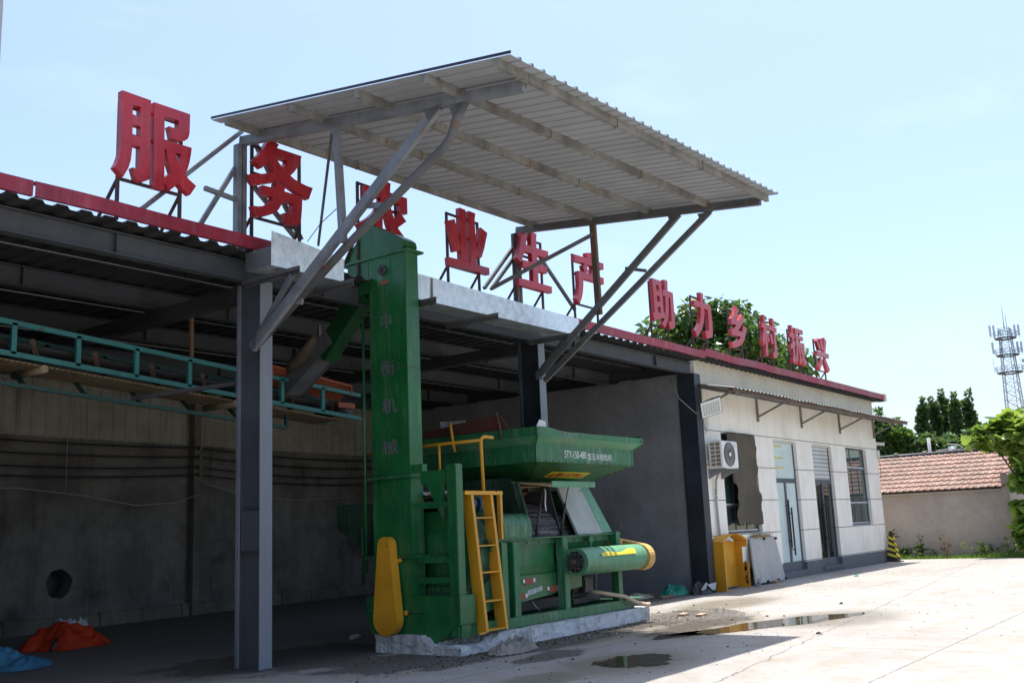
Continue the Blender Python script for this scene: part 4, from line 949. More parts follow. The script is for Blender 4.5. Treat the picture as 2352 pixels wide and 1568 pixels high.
# roller cover
cy, cz, cr = 8.22, 1.0, .195
pts = []
for k in range(21): a = -math.pi*.62+math.pi*1.24*k/20; pts.append((cy-cr*math.cos(a), cz+cr*math.sin(a)))
pts += [(8.5, cz+cr*.9), (8.5, cz-cr*.75)]
rc_ = MB(); rc_.prism([(12.42, a, b) for a, b in pts[::-1]], (1.72, 0, 0)); rc_.sm = [len(f) == 4 for f in rc_.f]
roll = rc_.build('roller_cover', M['green_pale'], th)
md = roll.modifiers.new('e', 'EDGE_SPLIT'); md.split_angle = .6
roll['label'] = 'pale green roller cover with a torn yellow sticker'
def on_roll(x, a, off=.012): return Vector((x, cy-(cr+off)*math.cos(a), cz+(cr+off)*math.sin(a)))
stp = MB(); k = 16
stp.grid(lambda u, v: on_roll(12.80+1.0*u, .28+(.22+.20*u+.10*math.sin(u*9))*v), k, 6); stp.build('sticker', M['sticker'], roll)
cyl(12.40, 12.42, cy+.02, cz, .15, 26).build('bearing_plate', M['screen'], roll)
cyl(12.33, 12.41, cy+.02, cz, .035, 12).build('shaft', M['rusty'], roll)
MB().hexa([(12.385,8.12,.96),(12.395,8.12,.96),(12.395,8.5,.84),(12.385,8.5,.84),(12.385,8.12,1.05),(12.395,8.12,1.05),(12.395,8.5,1.13),(12.385,8.5,1.13)]).build('bearing_arm', M['steel_dark'], roll)
# belt guard of yellow mesh
def stad(y0, z0, r0, y1, z1, r1, n=14):
    ang = math.atan2(z1-z0, y1-y0); pts = []
    for k in range(n+1): a = ang+math.pi/2+math.pi*k/n; pts.append((y0+r0*math.cos(a), z0+r0*math.sin(a)))
    for k in range(n+1): a = ang-math.pi/2+math.pi*k/n; pts.append((y1+r1*math.cos(a), z1+r1*math.sin(a)))
    return pts
MB().prism([(14.17, a, b) for a, b in stad(8.20, .99, .205, 9.1, 1.28, .10)], (.17, 0, 0)).build('mesh_guard', M['mesh_yellow'], th)
# motor under the roller
mo = cyl(12.95, 13.42, 8.85, .60, .19, 28).build('motor', M['motor'], th)
cyl(12.90, 12.95, 8.85, .60, .17, 28).build('fan_cowl', M['black'], mo)
mb = MB()
for k in range(18):
    a = 2*math.pi*k/18; mb.box((12.97, 8.85+.18*math.cos(a)-.004, .60+.18*math.sin(a)-.004), (13.4, 8.85+.21*math.cos(a)+.004, .60+.21*math.sin(a)+.004))
mb.build('cooling_fin', M['motor'], mo)
MB().box((13.1, 8.55, .52), (13.35, 8.68, .74)).build('terminal_box', M['motor'], mo, bevel=.02)
MB().box((13.0, 8.7, .35), (13.4, 9.0, .43)).build('motor_foot', M['motor'], mo)
MB().tube([(13.35, 8.60, .52), (13.55, 8.45, .47), (13.9, 8.34, .40), (14.1, 8.26, .30), (14.35, 8.24, .245), (14.5, 8.26, .24)], .032, 10).build('hose', M['hose'], th)
MB().tube([(13.45, 8.6, 1.0), (13.5, 8.6, .7), (13.48, 8.62, .5)], .02, 8).tube([(13.5, 8.63, 1.0), (13.55, 8.63, .7), (13.53, 8.65, .5)], .02, 8).build('cable_pair', M['galv_old'], th)
MB().tube([(11.75, 8.6, .52), (11.8, 8.55, .42), (11.9, 8.55, .36)], .02, 8).build('drain_hose', M['galv_old'], th)
MB().tube([(13.98, 8.40, 1.40), (13.98, 8.40, 1.46), (14.0, 8.40, 1.49), (14.03, 8.40, 1.46), (14.03, 8.40, 1.40)], .008, 6).build('hook', M['steel_dark'], th)
MB().plate([(13.93, 8.40, 1.26), (14.02, 8.40, 1.26), (14.02, 8.40, 1.18), (13.93, 8.40, 1.18)], .01).build('latch', M['mesh_yellow'], th)
# hopper
HX0, HX1, HY0, HY1 = 11.80, 14.50, 8.40, 10.9
prof = [(0.13, 2.93), (.13, 2.80), (.0, 2.70), (0, 2.445), (-.62, 2.19)]   # outward offset, height
def ring(e, z): return [Vector((HX0-e, HY0-e, z)), Vector((HX1+e, HY0-e, z)), Vector((HX1+e, HY1+e, z)), Vector((HX0-e, HY1+e, z))]
mats = [gd_, M['green_pale'], gd_, g]
mbs = [MB() for _ in range(4)]; NS = 24
def ringpt(i, t, e, z):
    r = ring(e, z); p = r[i].lerp(r[(i+1)%4], t); return p
for lv in range(4):
    (e0, z0), (e1, z1) = prof[lv], prof[lv+1]
    for i in range(4):
        for k in range(NS):
            q = []
            for t, e, z, top in ((k/NS, e0, z0, lv == 0), ((k+1)/NS, e0, z0, lv == 0), ((k+1)/NS, e1, z1, False), (k/NS, e1, z1, False)):
                p = ringpt(i, t, e, z)
                if top and i == 0: p.z += (-.045*min(1, max(0, (t-.10)/.13)) if t > .10 else 0)+.006*noise.noise(Vector((t*9, 0, 0)))
                q.append(p)
            mbs[lv].add(q, [(0,1,2,3)])
hop = mbs[3].build('hopper', M['green'], th, solid=.006)
for q_, nm_, mt_ in ((0, 'rim_band', gd_), (1, 'sloped_band', M['green_pale']), (2, 'side_band', gd_)): mbs[q_].build(nm_, mt_, hop, solid=.006)
for x in (HX0, HX1):
    mb = MB()
    sgn = -1 if x == HX0 else 1
    for lv in range(4):
        (e0, z0), (e1, z1) = prof[lv], prof[lv+1]
        zz = -.045 if x == HX1 and lv == 0 else 0
        mb.bar((x+sgn*e0, HY0-e0-.004, z0+zz), (x+sgn*e1, HY0-e1-.004, z1), .045 if lv < 3 else .02, .006, (0,1,0))
    mb.build('corner_strap', g, hop)
mb = MB()
for x in (HX0+.03, HX1-.02):
    for e, z in ((.13, 2.90), (.13, 2.83), (.07, 2.755), (0, 2.66), (0, 2.48)): mb.tube([(x-(.13 if x < 12 else -.1)*(e > .05), HY0-e-.002, z), (x-(.13 if x < 12 else -.1)*(e > .05), HY0-e-.012, z)], .011, 6)
mb.build('bolt', M['steel_dark'], hop)
mb = MB()
for i in range(16):
    t = i/15; mb.tube([(HX0+.05+2.6*t, HY0-.001, 2.462), (HX0+.05+2.6*t, HY0-.011, 2.462)], .010, 6)
for i in range(1, 9):
    t = i/9
    for xa, xb in ((HX0, HX0+.62), (HX1, HX1-.62)):
        x, y, z = xa+(xb-xa)*t, HY0+.62*t, 2.445-.255*t; mb.tube([(x+(.04 if xa < 12 else -.04), y-.002, z-.006), (x+(.04 if xa < 12 else -.04), y-.012, z-.022)], .011, 6)
mb.build('rivet_row', M['steel_dark'], hop)
lettering('5TY-150-480', (12.505, HY0-.004, 2.515), (.595, 0, .0), (0, 0, .112), .003, M['white_letter'], hop, bold=.006)
lettering('型玉米脱粒机', (13.136, HY0-.004, 2.505), (.716, 0, .0), (0, 0, .10), .003, M['white_letter'], hop, bold=.003)
def slope(x, t, off=.006):   # point on the sloping front, t from top edge to throat
    n = Vector((0, -.38, -.92)).normalized(); p = Vector((x, HY0+.62*t, 2.445-.255*t)); return p+n*off
st = MB().add([slope(12.55,.42), slope(13.62,.42), slope(13.62,.72), slope(12.55,.72)], [(0,1,2,3)]).build('sticker', M['sticker'], hop)
a, b, c = slope(12.78,.68,.008), slope(13.56,.68,.008), slope(12.78,.47,.008)
lettering('喂料斗内严禁站人', a, b-a, c-a, .002, M['red_letter'], hop)
MB().add([slope(12.62,.68,.009), slope(12.74,.68,.009), slope(12.68,.47,.009)], [(0,1,2)]).build('warning_triangle', M['red_letter'], hop)
MB().hexa([(12.40,9.02,2.05),(13.88,9.02,2.05),(13.88,10.3,2.05),(12.40,10.3,2.05),(12.42,9.02,2.2),(13.88,9.02,2.2),(13.88,10.3,2.2),(12.42,10.3,2.2)]).build('throat', M['green_dark'], th)
# boards propped in the hopper
mb = MB()
mb.plate([(11.72, 8.75, 2.86), (11.72, 9.9, 2.86), (11.68, 9.9, 3.10), (11.68, 8.95, 3.16)], .01).plate([(11.71, 9.85, 2.86), (11.71, 10.9, 2.86), (11.66, 10.9, 3.02), (11.66, 9.85, 3.08)], .01)
mb.build('hopper_board', M['brown'], th)
MB().plate([(11.9, 9.75, 2.95), (11.9, 10.25, 2.95), (11.9, 10.3, 3.2), (11.9, 9.8, 3.17)], .01).build('hopper_board', M['white_bag'], th)
MB().plate([(11.95, 8.5, 2.95), (12.2, 8.5, 2.95), (12.2, 8.5, 3.05), (12.05, 8.5, 3.07)], .01).build('white_scrap', M['white'], th)
MB().tube([(11.62, 9.86, 3.12), (11.58, 9.80, 2.98), (11.62, 9.80, 2.76), (11.64, 9.79, 2.68)], .025, 8).build('clamp', M['yellow_worn'], th)
MB().tube([(11.66, 9.0, 3.2), (11.64, 8.92, 2.98), (11.64, 8.90, 2.8)], .014, 6).build('clamp', M['rusty'], th)
# ladder and handrail
ld = MB()
for x0 in (10.29, 10.70):
    ld.hexa([(x0,8.24,.235),(x0+.018,8.24,.235),(x0+.018,8.40,.235),(x0,8.40,.235),(x0,8.42,2.0),(x0+.018,8.42,2.0),(x0+.018,8.56,2.0),(x0,8.56,2.0)])
    ld.hexa([(x0,8.232,.235),(x0+.05,8.232,.235),(x0+.05,8.24,.235),(x0,8.24,.235),(x0,8.412,2.0),(x0+.05,8.412,2.0),(x0+.05,8.42,2.0),(x0,8.42,2.0)])
lad = ld.build('ladder', M['yellow'], th)
for z in (.245, .60, .96, 1.30, 1.66):
    yy = 8.24+(z-.235)/1.765*.18
    MB().box((10.308, yy, z), (10.70, yy+.14, z+.018)).build('rung', M['yellow_worn'], lad)
MB().box((10.16, 8.40, 1.97), (10.96, 8.52, 2.02)).box((10.16, 8.52, 1.985), (10.96, 9.0, 2.0)).build('platform', M['yellow'], th)
MB().box((10.90, 8.40, 1.38), (10.945, 8.46, 1.968)).build('platform_leg', M['yellow'], th)
MB().box((10.16, 8.24, .22), (10.29, 8.26, .245)).build('ladder_foot', M['yellow'], th)
MB().tube([(10.62, 8.46, 2.02), (10.60, 8.46, 2.66), (10.61, 8.46, 2.72), (10.65, 8.46, 2.745), (10.72, 8.46, 2.75), (10.86, 8.46, 2.745)], .024, 8).tube([(10.60, 8.46, 2.70), (10.58, 8.8, 2.70), (10.56, 9.6, 2.70), (10.55, 10.2, 2.66), (10.55, 10.6, 2.66)], .022, 8).tube([(10.57, 9.18, 2.70), (10.57, 9.18, 2.3)], .018, 8).build('handrail', M['yellow_worn'], th)
# rear discharge hopper
MB().prism([(10.0, 9.98, 1.9), (10.0, 10.62, 1.95), (10.0, 10.62, 1.62), (10.0, 10.2, 1.36), (10.0, 9.98, 1.2)], (.5, 0, 0)).build('rear_hopper', M['green_dark'], th)

# ------------------------------------------------------------------ belt conveyor
cv = thing('belt_conveyor', (7, 11.9, 3.4), 'teal framed belt conveyor sloping under the shed roof to the elevator chute', 'conveyor')
def cz_(x, top): 
    return (4.13+(3.72-4.13)*(x-5.6)/(11.2-5.6)) - (0 if top else .37)
XA, XB = 2.6, 11.35
for y, mt in ((11.5, M['teal']), (12.25, M['teal_dark'])):
    mb = MB()
    for top in (True, False): mb.bar((XA, y, cz_(XA, top)), (XB, y, cz_(XB, top)), .05, .06)
    fr = mb.build('side_rail', mt, cv)
    x = 3.35
    while x < XB:
        MB().bar((x, y, cz_(x, False)), (x, y, cz_(x, True)), .05, .06, (1,0,0)).build('upright', mt, cv); x += .80
mb = MB().grid(lambda u, v: Vector((XA+(XB-.3-XA)*u, 11.58+.6*v, cz_(XA+(XB-.3-XA)*u, False)+.17-.09*math.sin(math.pi*v))), 60, 6); mb.build('belt', M['rubber'], cv, solid=.012)
mb = MB()
x = XA
while x < XB-.4:
    z = cz_(x, False)-.075; mb.box((x, 11.56, z), (x+.045, 12.2, z+.012)); x += .07
mb.build('return_belt', M['belt_tan'], cv)
mb = MB().grid(lambda u, v: Vector((XA+(XB-.4-XA)*u, 11.58+.6*v, cz_(XA+(XB-.4-XA)*u, False)-.05)), 40, 2); mb.build('return_strip', M['belt_tan'], cv, solid=.008)
for x in (4.0, 6.15, 8.95):
    MB().tube([(x, 11.52, cz_(x, False)-.10), (x, 12.24, cz_(x, False)-.10)], .05, 12).build('return_roller', M['belt_tan'], cv)
x = 3.6
while x < 11:
    MB().bar((x, 11.55, cz_(x, False)+.22), (x+.18, 11.75, cz_(x, False)+.04), .05, .05).build('idler', M['rusty'], cv); x += .8
mb = MB().bar((XA, 11.86, cz_(XA, False)-.30), (XB-1.2, 11.86, cz_(XB-1.2, False)-.26), .05, .05)
x = 3.7
while x < 10: mb.bar((x, 11.86, cz_(x, False)-.29), (x, 12.2, cz_(x, False)-.02), .04, .04); x += .8
mb.bar((XB-1.2, 11.86, cz_(XB-1.2, False)-.26), (XB-1.2, 11.86, cz_(XB-1.2, False)), .05, .05)
mb.build('under_rail', M['teal_dark'], cv)
mb = MB().bar((9.55, 11.48, cz_(9.55, True)+.16), (11.15, 11.48, cz_(11.15, True)+.12), .02, .035).bar((9.55, 12.2, cz_(9.55, True)+.16), (11.15, 12.2, cz_(11.15, True)+.12), .02, .035)
mb.plate([(9.55, 11.49, cz_(9.55, True)+.16), (11.15, 11.49, cz_(11.15, True)+.12), (11.15, 11.75, cz_(11.15, True)-.10), (9.55, 11.75, cz_(9.55, True)-.06)], .008)
mb.bar((9.56, 11.48, cz_(9.55, True)+.16), (9.56, 11.48, cz_(9.55, True)), .02, .03).bar((11.14, 11.48, cz_(11.15, True)+.12), (11.14, 11.48, cz_(11.15, True)-.05), .02, .03)
mb.build('loading_skirt', M['orange_steel'], cv)
cyl_ = MB().tube([(11.15, 11.52, cz_(11.15, False)+.14), (11.15, 12.24, cz_(11.15, False)+.14)], .10, 18).build('tail_pulley', M['steel_dark'], cv)
MB().box((10.85, 11.46, cz_(11, False)+.12), (11.2, 11.475, cz_(11, False)+.20)).build('take_up', M['orange_steel'], cv)
for px, pb, y in ((438, 820, 11.5), (733, 800, 11.45), (777, 740, 11.5)):
    a = W(px, pb, 'y', y)
    MB().bar((a.x, y, 4.72), (a.x+.01, y, a.z), .045, .045).build('hanger', M['rusty' if px < 500 else 'galv_cream'], cv)
MB().bar((7.3, 11.5, 3.35), (8.2, 10.2, 3.5), .05, .05).build('stay', M['steel_dark'], cv)
# ------------------------------------------------------------------ things at the office wall
def c2(x, y): return ((2650+x/1.425)/1.7415, (1300+y/1.425)/1.7415)
def c3(x, y): return ((3400+x/1.3635)/1.7415, (1150+y/1.3635)/1.7415)
p = W(*c2(332, 655), 'y', 9.60); ax, az = p.x, p.z-.60
ac = thing('air_conditioner', (ax+.42, 9.77, az), 'white outdoor air conditioner unit on a wall bracket beside the covered window', 'air conditioner')
MB().box((ax, 9.60, az), (ax+.84, 9.92, az+.60)).build('case', M['white'], ac, bevel=.02)
fcx, fcz = ax+.37, az+.30
MB().tube([(fcx, 9.602, fcz), (fcx, 9.585, fcz)], .26, 36).build('fan_grille', M['reveal'], ac)
mb = MB()
for r in (.08, .13, .18, .23, .262):
    pts = [(fcx+r*math.cos(a), 9.582, fcz+r*math.sin(a)) for a in [2*math.pi*k/28 for k in range(29)]]; mb.tube(pts, .006, 5, False)
for k in range(16):
    a = 2*math.pi*k/16; mb.bar((fcx+.05*math.cos(a), 9.58, fcz+.05*math.sin(a)), (fcx+.26*math.cos(a), 9.58, fcz+.26*math.sin(a)), .006)
mb.build('grille_ring', M['steel_dark'], ac)
MB().tube([(fcx, 9.58, fcz), (fcx, 9.57, fcz)], .05, 16).build('fan_hub', M['white'], ac)
mb = MB()
for r in range(6):
    for c in range(2): mb.box((ax-.003, 9.64+c*.125, az+.05+r*.088), (ax+.001, 9.74+c*.125, az+.115+r*.088))
mb.build('side_vent', M['belt_tan'], ac)
MB().box((ax+.63, 9.597, az+.47), (ax+.76, 9.60, az+.55)).build('rating_plate', M['alu'], ac)
for x in (ax+.08, ax+.72):
    MB().prism([(x, 9.99, az-.22), (x, 9.99, az-.005), (x, 9.57, az-.005), (x, 9.57, az-.03)], (.03, 0, 0)).build('bracket', M['galv'], ac)
pts = [(ax+.30, 9.8, az), (ax+.28, 9.92, az-.25), (ax+.27, 9.95, az-.7), (ax+.30, 9.95, az-1.3), (ax+.36, 9.95, az-1.9), (ax+.36, 9.96, .5)]
pi = MB().tube(pts, .028, 8).build('pipe', M['wire_white'], ac)
for z in (az-.45, az-.52, az-.62): MB().tube([(ax+.275, 9.94, z), (ax+.275, 9.945, z-.02)], .030, 8).build('tape', M['black'], pi)
# floodlight
fp = W(*c2(278, 470), 'y', 9.55)
fl = thing('floodlight', (fp.x, fp.y, fp.z-.2), 'square white floodlight on an arm under the left end of the awning', 'floodlight')
nrm = Vector((-.45, -.75, -.35)).normalized(); ux = Vector((.86, -.48, .36)); ux = (ux-nrm*ux.dot(nrm)).normalized(); uz = ux.cross(nrm); uz = -uz if uz.z < 0 else uz
def fpt(a, b, c): return fp+ux*a+uz*b+nrm*c
def fbox(a, b, c, a1, b1, c1): return [fpt(a,b,c), fpt(a1,b,c), fpt(a1,b1,c), fpt(a,b1,c), fpt(a,b,c1), fpt(a1,b,c1), fpt(a1,b1,c1), fpt(a,b1,c1)]
MB().hexa(fbox(-.27,-.19,-.05,.27,.19,0)).build('housing', M['steel_dark'], fl, bevel=.01)
MB().hexa(fbox(-.25,-.172,.001,.25,.172,.006)).build('lens', M['white'], fl)
mb = MB()
for i in range(7):
    for j in range(5): mb.hexa(fbox(-.21+i*.062,-.13+j*.052,.007,-.17+i*.062,-.098+j*.052,.01))
mb.build('led_array', M['grey_panel'], fl)
MB().bar(fpt(0,.15,-.03), (fp.x-.1, 9.96, fp.z+.1), .025).bar(fpt(.1,.2,-.02), fpt(-.25,.17,-.02), .02).build('arm', M['steel_grey'], fl)
mb = MB()
for k in range(5):
    c = Vector((20.36, 9.94-.01*k, 3.75)); r = .10+.03*(k%3)
    mb.tube([(c.x+r*.7*math.cos(a)+.02*k, c.y, c.z-.1+r*1.6*math.sin(a)) for a in [2*math.pi*i/18 for i in range(19)]], .006, 5, False)
tag(mb.build('cable_coil', M['wire_white']), 'loose coil of white cable hanging beside the floodlight', 'cable')
tag(MB().tube([W(1538, 868, 'x', 19.97), W(1560, 915, 'x', 19.6), W(1600, 950, 'y', 9.84), (20.3, 9.9, 3.95)], .008, 5).build('wire', M['wire_white']), 'thin wire drooping from the grey side wall to the floodlight', 'wire')
# hanging sheet over the first window
def sheetpt(u, v):
    x = 21.58+.10*v+(1.44-.10*v)*u+(.10*noise.noise(Vector((v*7, u*2, 1)))+.05*noise.noise(Vector((v*23, u*2, 4))))*(abs(u-.5)*2)**4
    z = 3.50-2.12*v+.06*noise.noise(Vector((u*4, 3, 3)))*(v == 1)
    y = 9.955-.05*math.sin(u*5+v*2)*.6-.07*noise.noise(Vector((u*3, v*4, 6)))-.02
    if u > .85: y -= .12*(u-.85)/.15*(.5+noise.noise(Vector((v*5, 0, 2))))
    if u < .08 and v > .55: y -= .06
    return Vector((x, min(y, 9.985), z))
cs = MB().grid(sheetpt, 24, 40).build('window_cover', M['charcoal_sheet'], solid=.006)
tag(cs, 'mouldy brown sheet hanging torn over the left office window', 'sheet')
# yellow cabinet
yb = thing('yellow_cabinet', (20.9, 9.8, 0), 'open yellow sheet metal box with an arched roof standing by the office wall', 'cabinet')
yx0, yx1, yy0, yy1, yh = 20.30, 21.52, 9.66, 9.955, 1.03
MB().box((yx0, yy0, 0), (yx0+.012, yy1, yh)).box((yx0, yy0-.012, 0), (yx0+.035, yy0, yh)).build('side_panel', M['yellow'], yb)
MB().box((yx0+.012, yy1-.01, .05), (yx1-.012, yy1, yh)).build('back_panel', M['yellow_worn'], yb)
sp_ = [(yy1, .02), (yy1, yh), (yy0, yh), (yy0, .90), (yy0+.12, .90), (yy0+.12, .56), (yy0-.02, .56), (yy0-.02, .02)]
MB().prism([(yx1-.012, a, b) for a, b in sp_], (.012, 0, 0)).build('side_panel', M['yellow_worn'], yb)
MB().grid(lambda u, v: Vector((yx0-.01+(yx1-yx0+.02)*u, yy0-.03+(yy1-yy0+.04)*v, yh+.17*math.sin(math.pi*u)**.8)), 20, 3).build('arched_roof', M['yellow'], yb, solid=.008)
mb = MB()
for k in range(26):
    z = .06+.55*random.random(); mb.box((yx1-.0135, yy0+.02+.05*random.random(), z), (yx1-.0115, yy0+.05+.05*random.random(), z+.04))
mb.build('rust_stain', M['rusty'], yb)
# grey board
bd = thing('leaning_board', (22.9, 9.85, 0), 'grey weathered board with black knobs leaning against the office wall', 'board')
def bp(u, v, o=0): 
    return Vector((22.03+.27*v+(1.75-.3*v)*u, 9.78+.17*v-o, .05+1.02*v-.01*u))
MB().hexa([bp(0,0,.04), bp(1,0,.04), bp(1,0), bp(0,0), bp(0,1,.04), bp(1,1,.04), bp(1,1), bp(0,1)]).build('panel', M['board'], bd, bevel=.004)
for u, v in ((.05,.02), (.37,.02), (.72,.02), (.985,.03), (.5,.97), (.97,.96)):
    a = bp(u, v, .04); MB().tube([a, a+Vector((0,-.05,0))], .03, 10).build('knob', M['black'], bd)
tag(B((22.9, 9.62, 0), (23.1, 9.72, .07)).build('brick', M['brick'], bevel=.006), 'single pale brick under the foot of the leaning grey board', 'brick')
mb = MB()
for k in range(90):
    a = Vector((22.5+1.1*random.random(), 9.9+.08*random.random(), 1.075+.05*random.random())); d = Vector((random.uniform(-1,1), random.uniform(-.3,.3), random.uniform(-.15,.3))).normalized()*random.uniform(.15,.35)
    mb.bar(a-d/2, a+d/2, .006)
tag(mb.build('straw_bundle', M['straw']), 'dry straw lying on top of the leaning grey board', 'straw')
mb = MB()
for k in range(4): mb.tube([(21.85+.08*math.cos(a)+.02*k, 9.62+.05*math.sin(a), .09+.08*math.sin(a*1.0+k)) for a in [2*math.pi*i/14 for i in range(15)]], .008, 5, False)
tag(mb.build('wire_coil', M['wire_white']), 'small tangle of pale wire on the ground between the yellow box and grey board', 'wire')
# striped bollard
co = thing('striped_cone', (32.62, 9.80, 0), 'black and yellow striped square cone at the far corner of the office', 'traffic cone')
def ring4(z, r): return [(32.62-r, 9.80-r, z), (32.62+r, 9.80-r, z), (32.62+r, 9.80+r, z), (32.62-r, 9.80+r, z)]
MB().hexa(ring4(0,.24)+ring4(.035,.23)).build('base', M['rubber'], co)
rr = lambda z: .16-.10*(z-.035)/.85
MB().hexa(ring4(.035,rr(.035))+ring4(.885,rr(.885))).build('body', M['black'], co)
MB().tube([(32.62,9.80,.88),(32.62,9.80,.95),(32.62,9.80,.97)], [.05,.045,.02], 10).build('cap', M['black'], co)
mb = MB()
def face(f, u, z, o=.003):
    r = rr(z)+o; a = (u*2-1)*(r)
    return {0: (32.62+a, 9.80-r, z), 1: (32.62-r, 9.80-a, z), 2: (32.62+r, 9.80+a, z)}[f]
for f in (0, 1, 2):
    for k in range(4):
        z0 = .22+k*.17
        mb.add([face(f,.0,z0), face(f,1,z0-.09 if z0-.09 > .1 else .1), face(f,1,z0-.01), face(f,0,z0+.08)], [(0,1,2,3)])
mb.build('stripe', M['sticker'], co)
# corner camera and downpipe
sc_ = thing('security_camera', (32.9, 9.9, 3.6), 'small white security camera on the far office corner', 'camera')
pc_ = W(*c3(158, 855), 'x', 32.95)
MB().hexa([Vector(pc_)+Vector(o) for o in ((-.05,-.16,-.05),(.05,-.16,-.05),(.05,.1,-.02),(-.05,.1,-.02),(-.05,-.16,.05),(.05,-.16,.05),(.05,.1,.08),(-.05,.1,.08))]).build('camera_body', M['white'], sc_, bevel=.01)
MB().bar(Vector(pc_)+Vector((0,.05,0)), (32.74, 10.1, pc_.z-.1), .03).build('mount', M['white'], sc_)
MB().box((32.68, 9.93, pc_.z-.45), (32.78, 9.995, pc_.z-.2)).build('junction_box', M['white'], sc_)
MB().tube([(32.75, 9.97, pc_.z-.45), (32.77, 9.95, pc_.z-.8), (32.75, 9.97, pc_.z-1.1)], .008, 5).build('cable', M['black'], sc_)

# ------------------------------------------------------------------ rubbish and small things
def drop(name, mb, mat, label, cat, group=None): return tag(mb.build(name, mat), label, cat, group)
q = W(1556, 1355, 'z', 0)
drop('tarpaulin', heap(19.35, 10.45, .40, .28, .24, 3), M['teal_tarp'], 'crumpled green tarpaulin heap by the grey side wall', 'tarpaulin')
bg_ = thing('plastic_bag', (19.7, 9.95, 0), 'dark blue and white packaging bag slumped on the ground left of the yellow box', 'bag')
heap(19.72, 9.95, .38, .2, .32, 11).build('bag', M['black'], bg_); 
MB().plate([(19.62,9.76,.2),(20.05,9.76,.22),(20.05,9.79,.06),(19.85,9.775,.08)], .006).plate([(19.40,9.80,.10),(19.62,9.79,.24),(19.72,9.80,.22),(19.6,9.80,.1)], .006).build('white_print', M['white_bag'], bg_)
drop('plastic_sheet', heap(18.3, 10.7, .55, .22, .14, 17), M['cloth'], 'flattened grey plastic sheet on the floor by the side wall', 'sheet')
drop('plank', MB().box((18.55, 10.25, 0), (19.3, 10.36, .035)), M['wood'], 'short dark plank lying before the green tarpaulin', 'plank')
drop('plank', MB().hexa([(18.6,10.95,0),(19.6,10.75,0),(19.62,10.86,0),(18.62,11.06,0),(18.6,10.95,.04),(19.6,10.75,.04),(19.62,10.86,.04),(18.62,11.06,.04)]), M['wood'], 'plank behind the green tarpaulin along the side wall', 'plank')
for k, (x, y, l) in enumerate(((W(1572,1413,'z',0).x, W(1572,1413,'z',0).y, 'left'), (W(1613,1414,'z',0).x, W(1613,1414,'z',0).y, 'right'))):
    drop('board_offcut', MB().hexa([(x-.13,y-.06,0),(x+.12,y-.03,0),(x+.11,y+.08,0),(x-.14,y+.05,0),(x-.13,y-.06,.035),(x+.12,y-.03,.04),(x+.11,y+.08,.04),(x-.14,y+.05,.035)]), M['brick'], 'small flat wooden offcut on the sunlit ground, %s of two' % l, 'offcut', 'flat offcuts beside the plinth')
pq = W(1165, 1500, 'z', 0)
drop('rag', heap(pq.x+.12, pq.y+.02, .48, .19, .17, 5, 120, 34, .42), M['cloth'], 'dirty grey cloth heaped against the white plinth', 'cloth')
ob = W(165, 1480, 'z', 0)
osk = thing('orange_sack', (ob.x, ob.y, 0), 'crumpled orange woven sack on the dark shed floor', 'sack')
heap(8.75, 15.4, .72, .50, .44, 6).build('sack_body', M['orange_bag'], osk)
heap(9.05, 15.85, .34, .22, .62, 12, 40, 14).build('white_liner', M['white_bag'], osk)
heap(8.50, 15.02, .22, .12, .20, 15, 40, 12).build('dark_fold', M['black'], osk)
drop('blue_sheet', heap(W(6,1535,'z',0).x, W(6,1535,'z',0).y, .62, .5, .30, 21), M['blue_bag'], 'pale blue plastic sheet crumpled at the left edge of the shed floor', 'sheet')
bt = W(818, 1468, 'z', 0)
drop('plastic_bottle', MB().tube([(bt.x-.1, bt.y, .04), (bt.x+.06, bt.y+.02, .04), (bt.x+.10, bt.y+.025, .04), (bt.x+.14, bt.y+.03, .04)], [.038, .038, .015, .015], 10), M['wire_white'], 'empty clear plastic bottle on the shed floor left of the elevator', 'bottle')
drop('paper_scrap', blob((W(2190,1321,'z',0).x, 8.6, 0), .06, .05, .03, 30), M['teal_tarp'], 'tiny green scrap on the sunlit yard near the far corner', 'litter')
mb = MB(); rnd = random.Random(5)
def clod(x, y, s):
    pts = []
    for dz, r in ((0, 1), (.7, .6)):
        for k in range(5):
            a = 2*math.pi*k/5+rnd.random()*.6; pts.append((x+s*r*math.cos(a)*rnd.uniform(.7,1.3), y+s*r*math.sin(a)*rnd.uniform(.7,1.3), dz*s*rnd.uniform(.7,1.1)))
    mb.add(pts, [(0,1,6,5),(1,2,7,6),(2,3,8,7),(3,4,9,8),(4,0,5,9),(5,6,7,8,9)])
for k in range(1700):
    t = rnd.random()
    if t < .5: x = rnd.gauss(11.8, 1.9); y = 8.22-abs(rnd.gauss(0, .22))
    elif t < .72: x = rnd.gauss(15.0, .8); y = rnd.gauss(8.1, .55)
    elif t < .86: x = rnd.gauss(9.6, .6); y = rnd.gauss(8.3, .5)
    else: x = rnd.uniform(8, 16); y = rnd.uniform(5, 8.2)
    if 9.7 < x < 14.6 and y > 8.24: continue
    clod(x, y, rnd.uniform(.004, .012) if rnd.random() < .95 else rnd.uniform(.014, .028))
drop('crumbs', mb, M['dirt'], 'dark soil crumbs and grit scattered along the plinth', 'grit')['kind'] = 'stuff'
mb = MB()
for k in range(700):
    x = rnd.uniform(12, 33); y = rnd.uniform(2, 9.7) if rnd.random() < .8 else rnd.uniform(8.5, 9.9)
    clod(x, y, rnd.uniform(.006, .02))
drop('pebbles', mb, M['board'], 'small pebbles scattered over the sunlit concrete yard', 'pebbles')['kind'] = 'stuff'
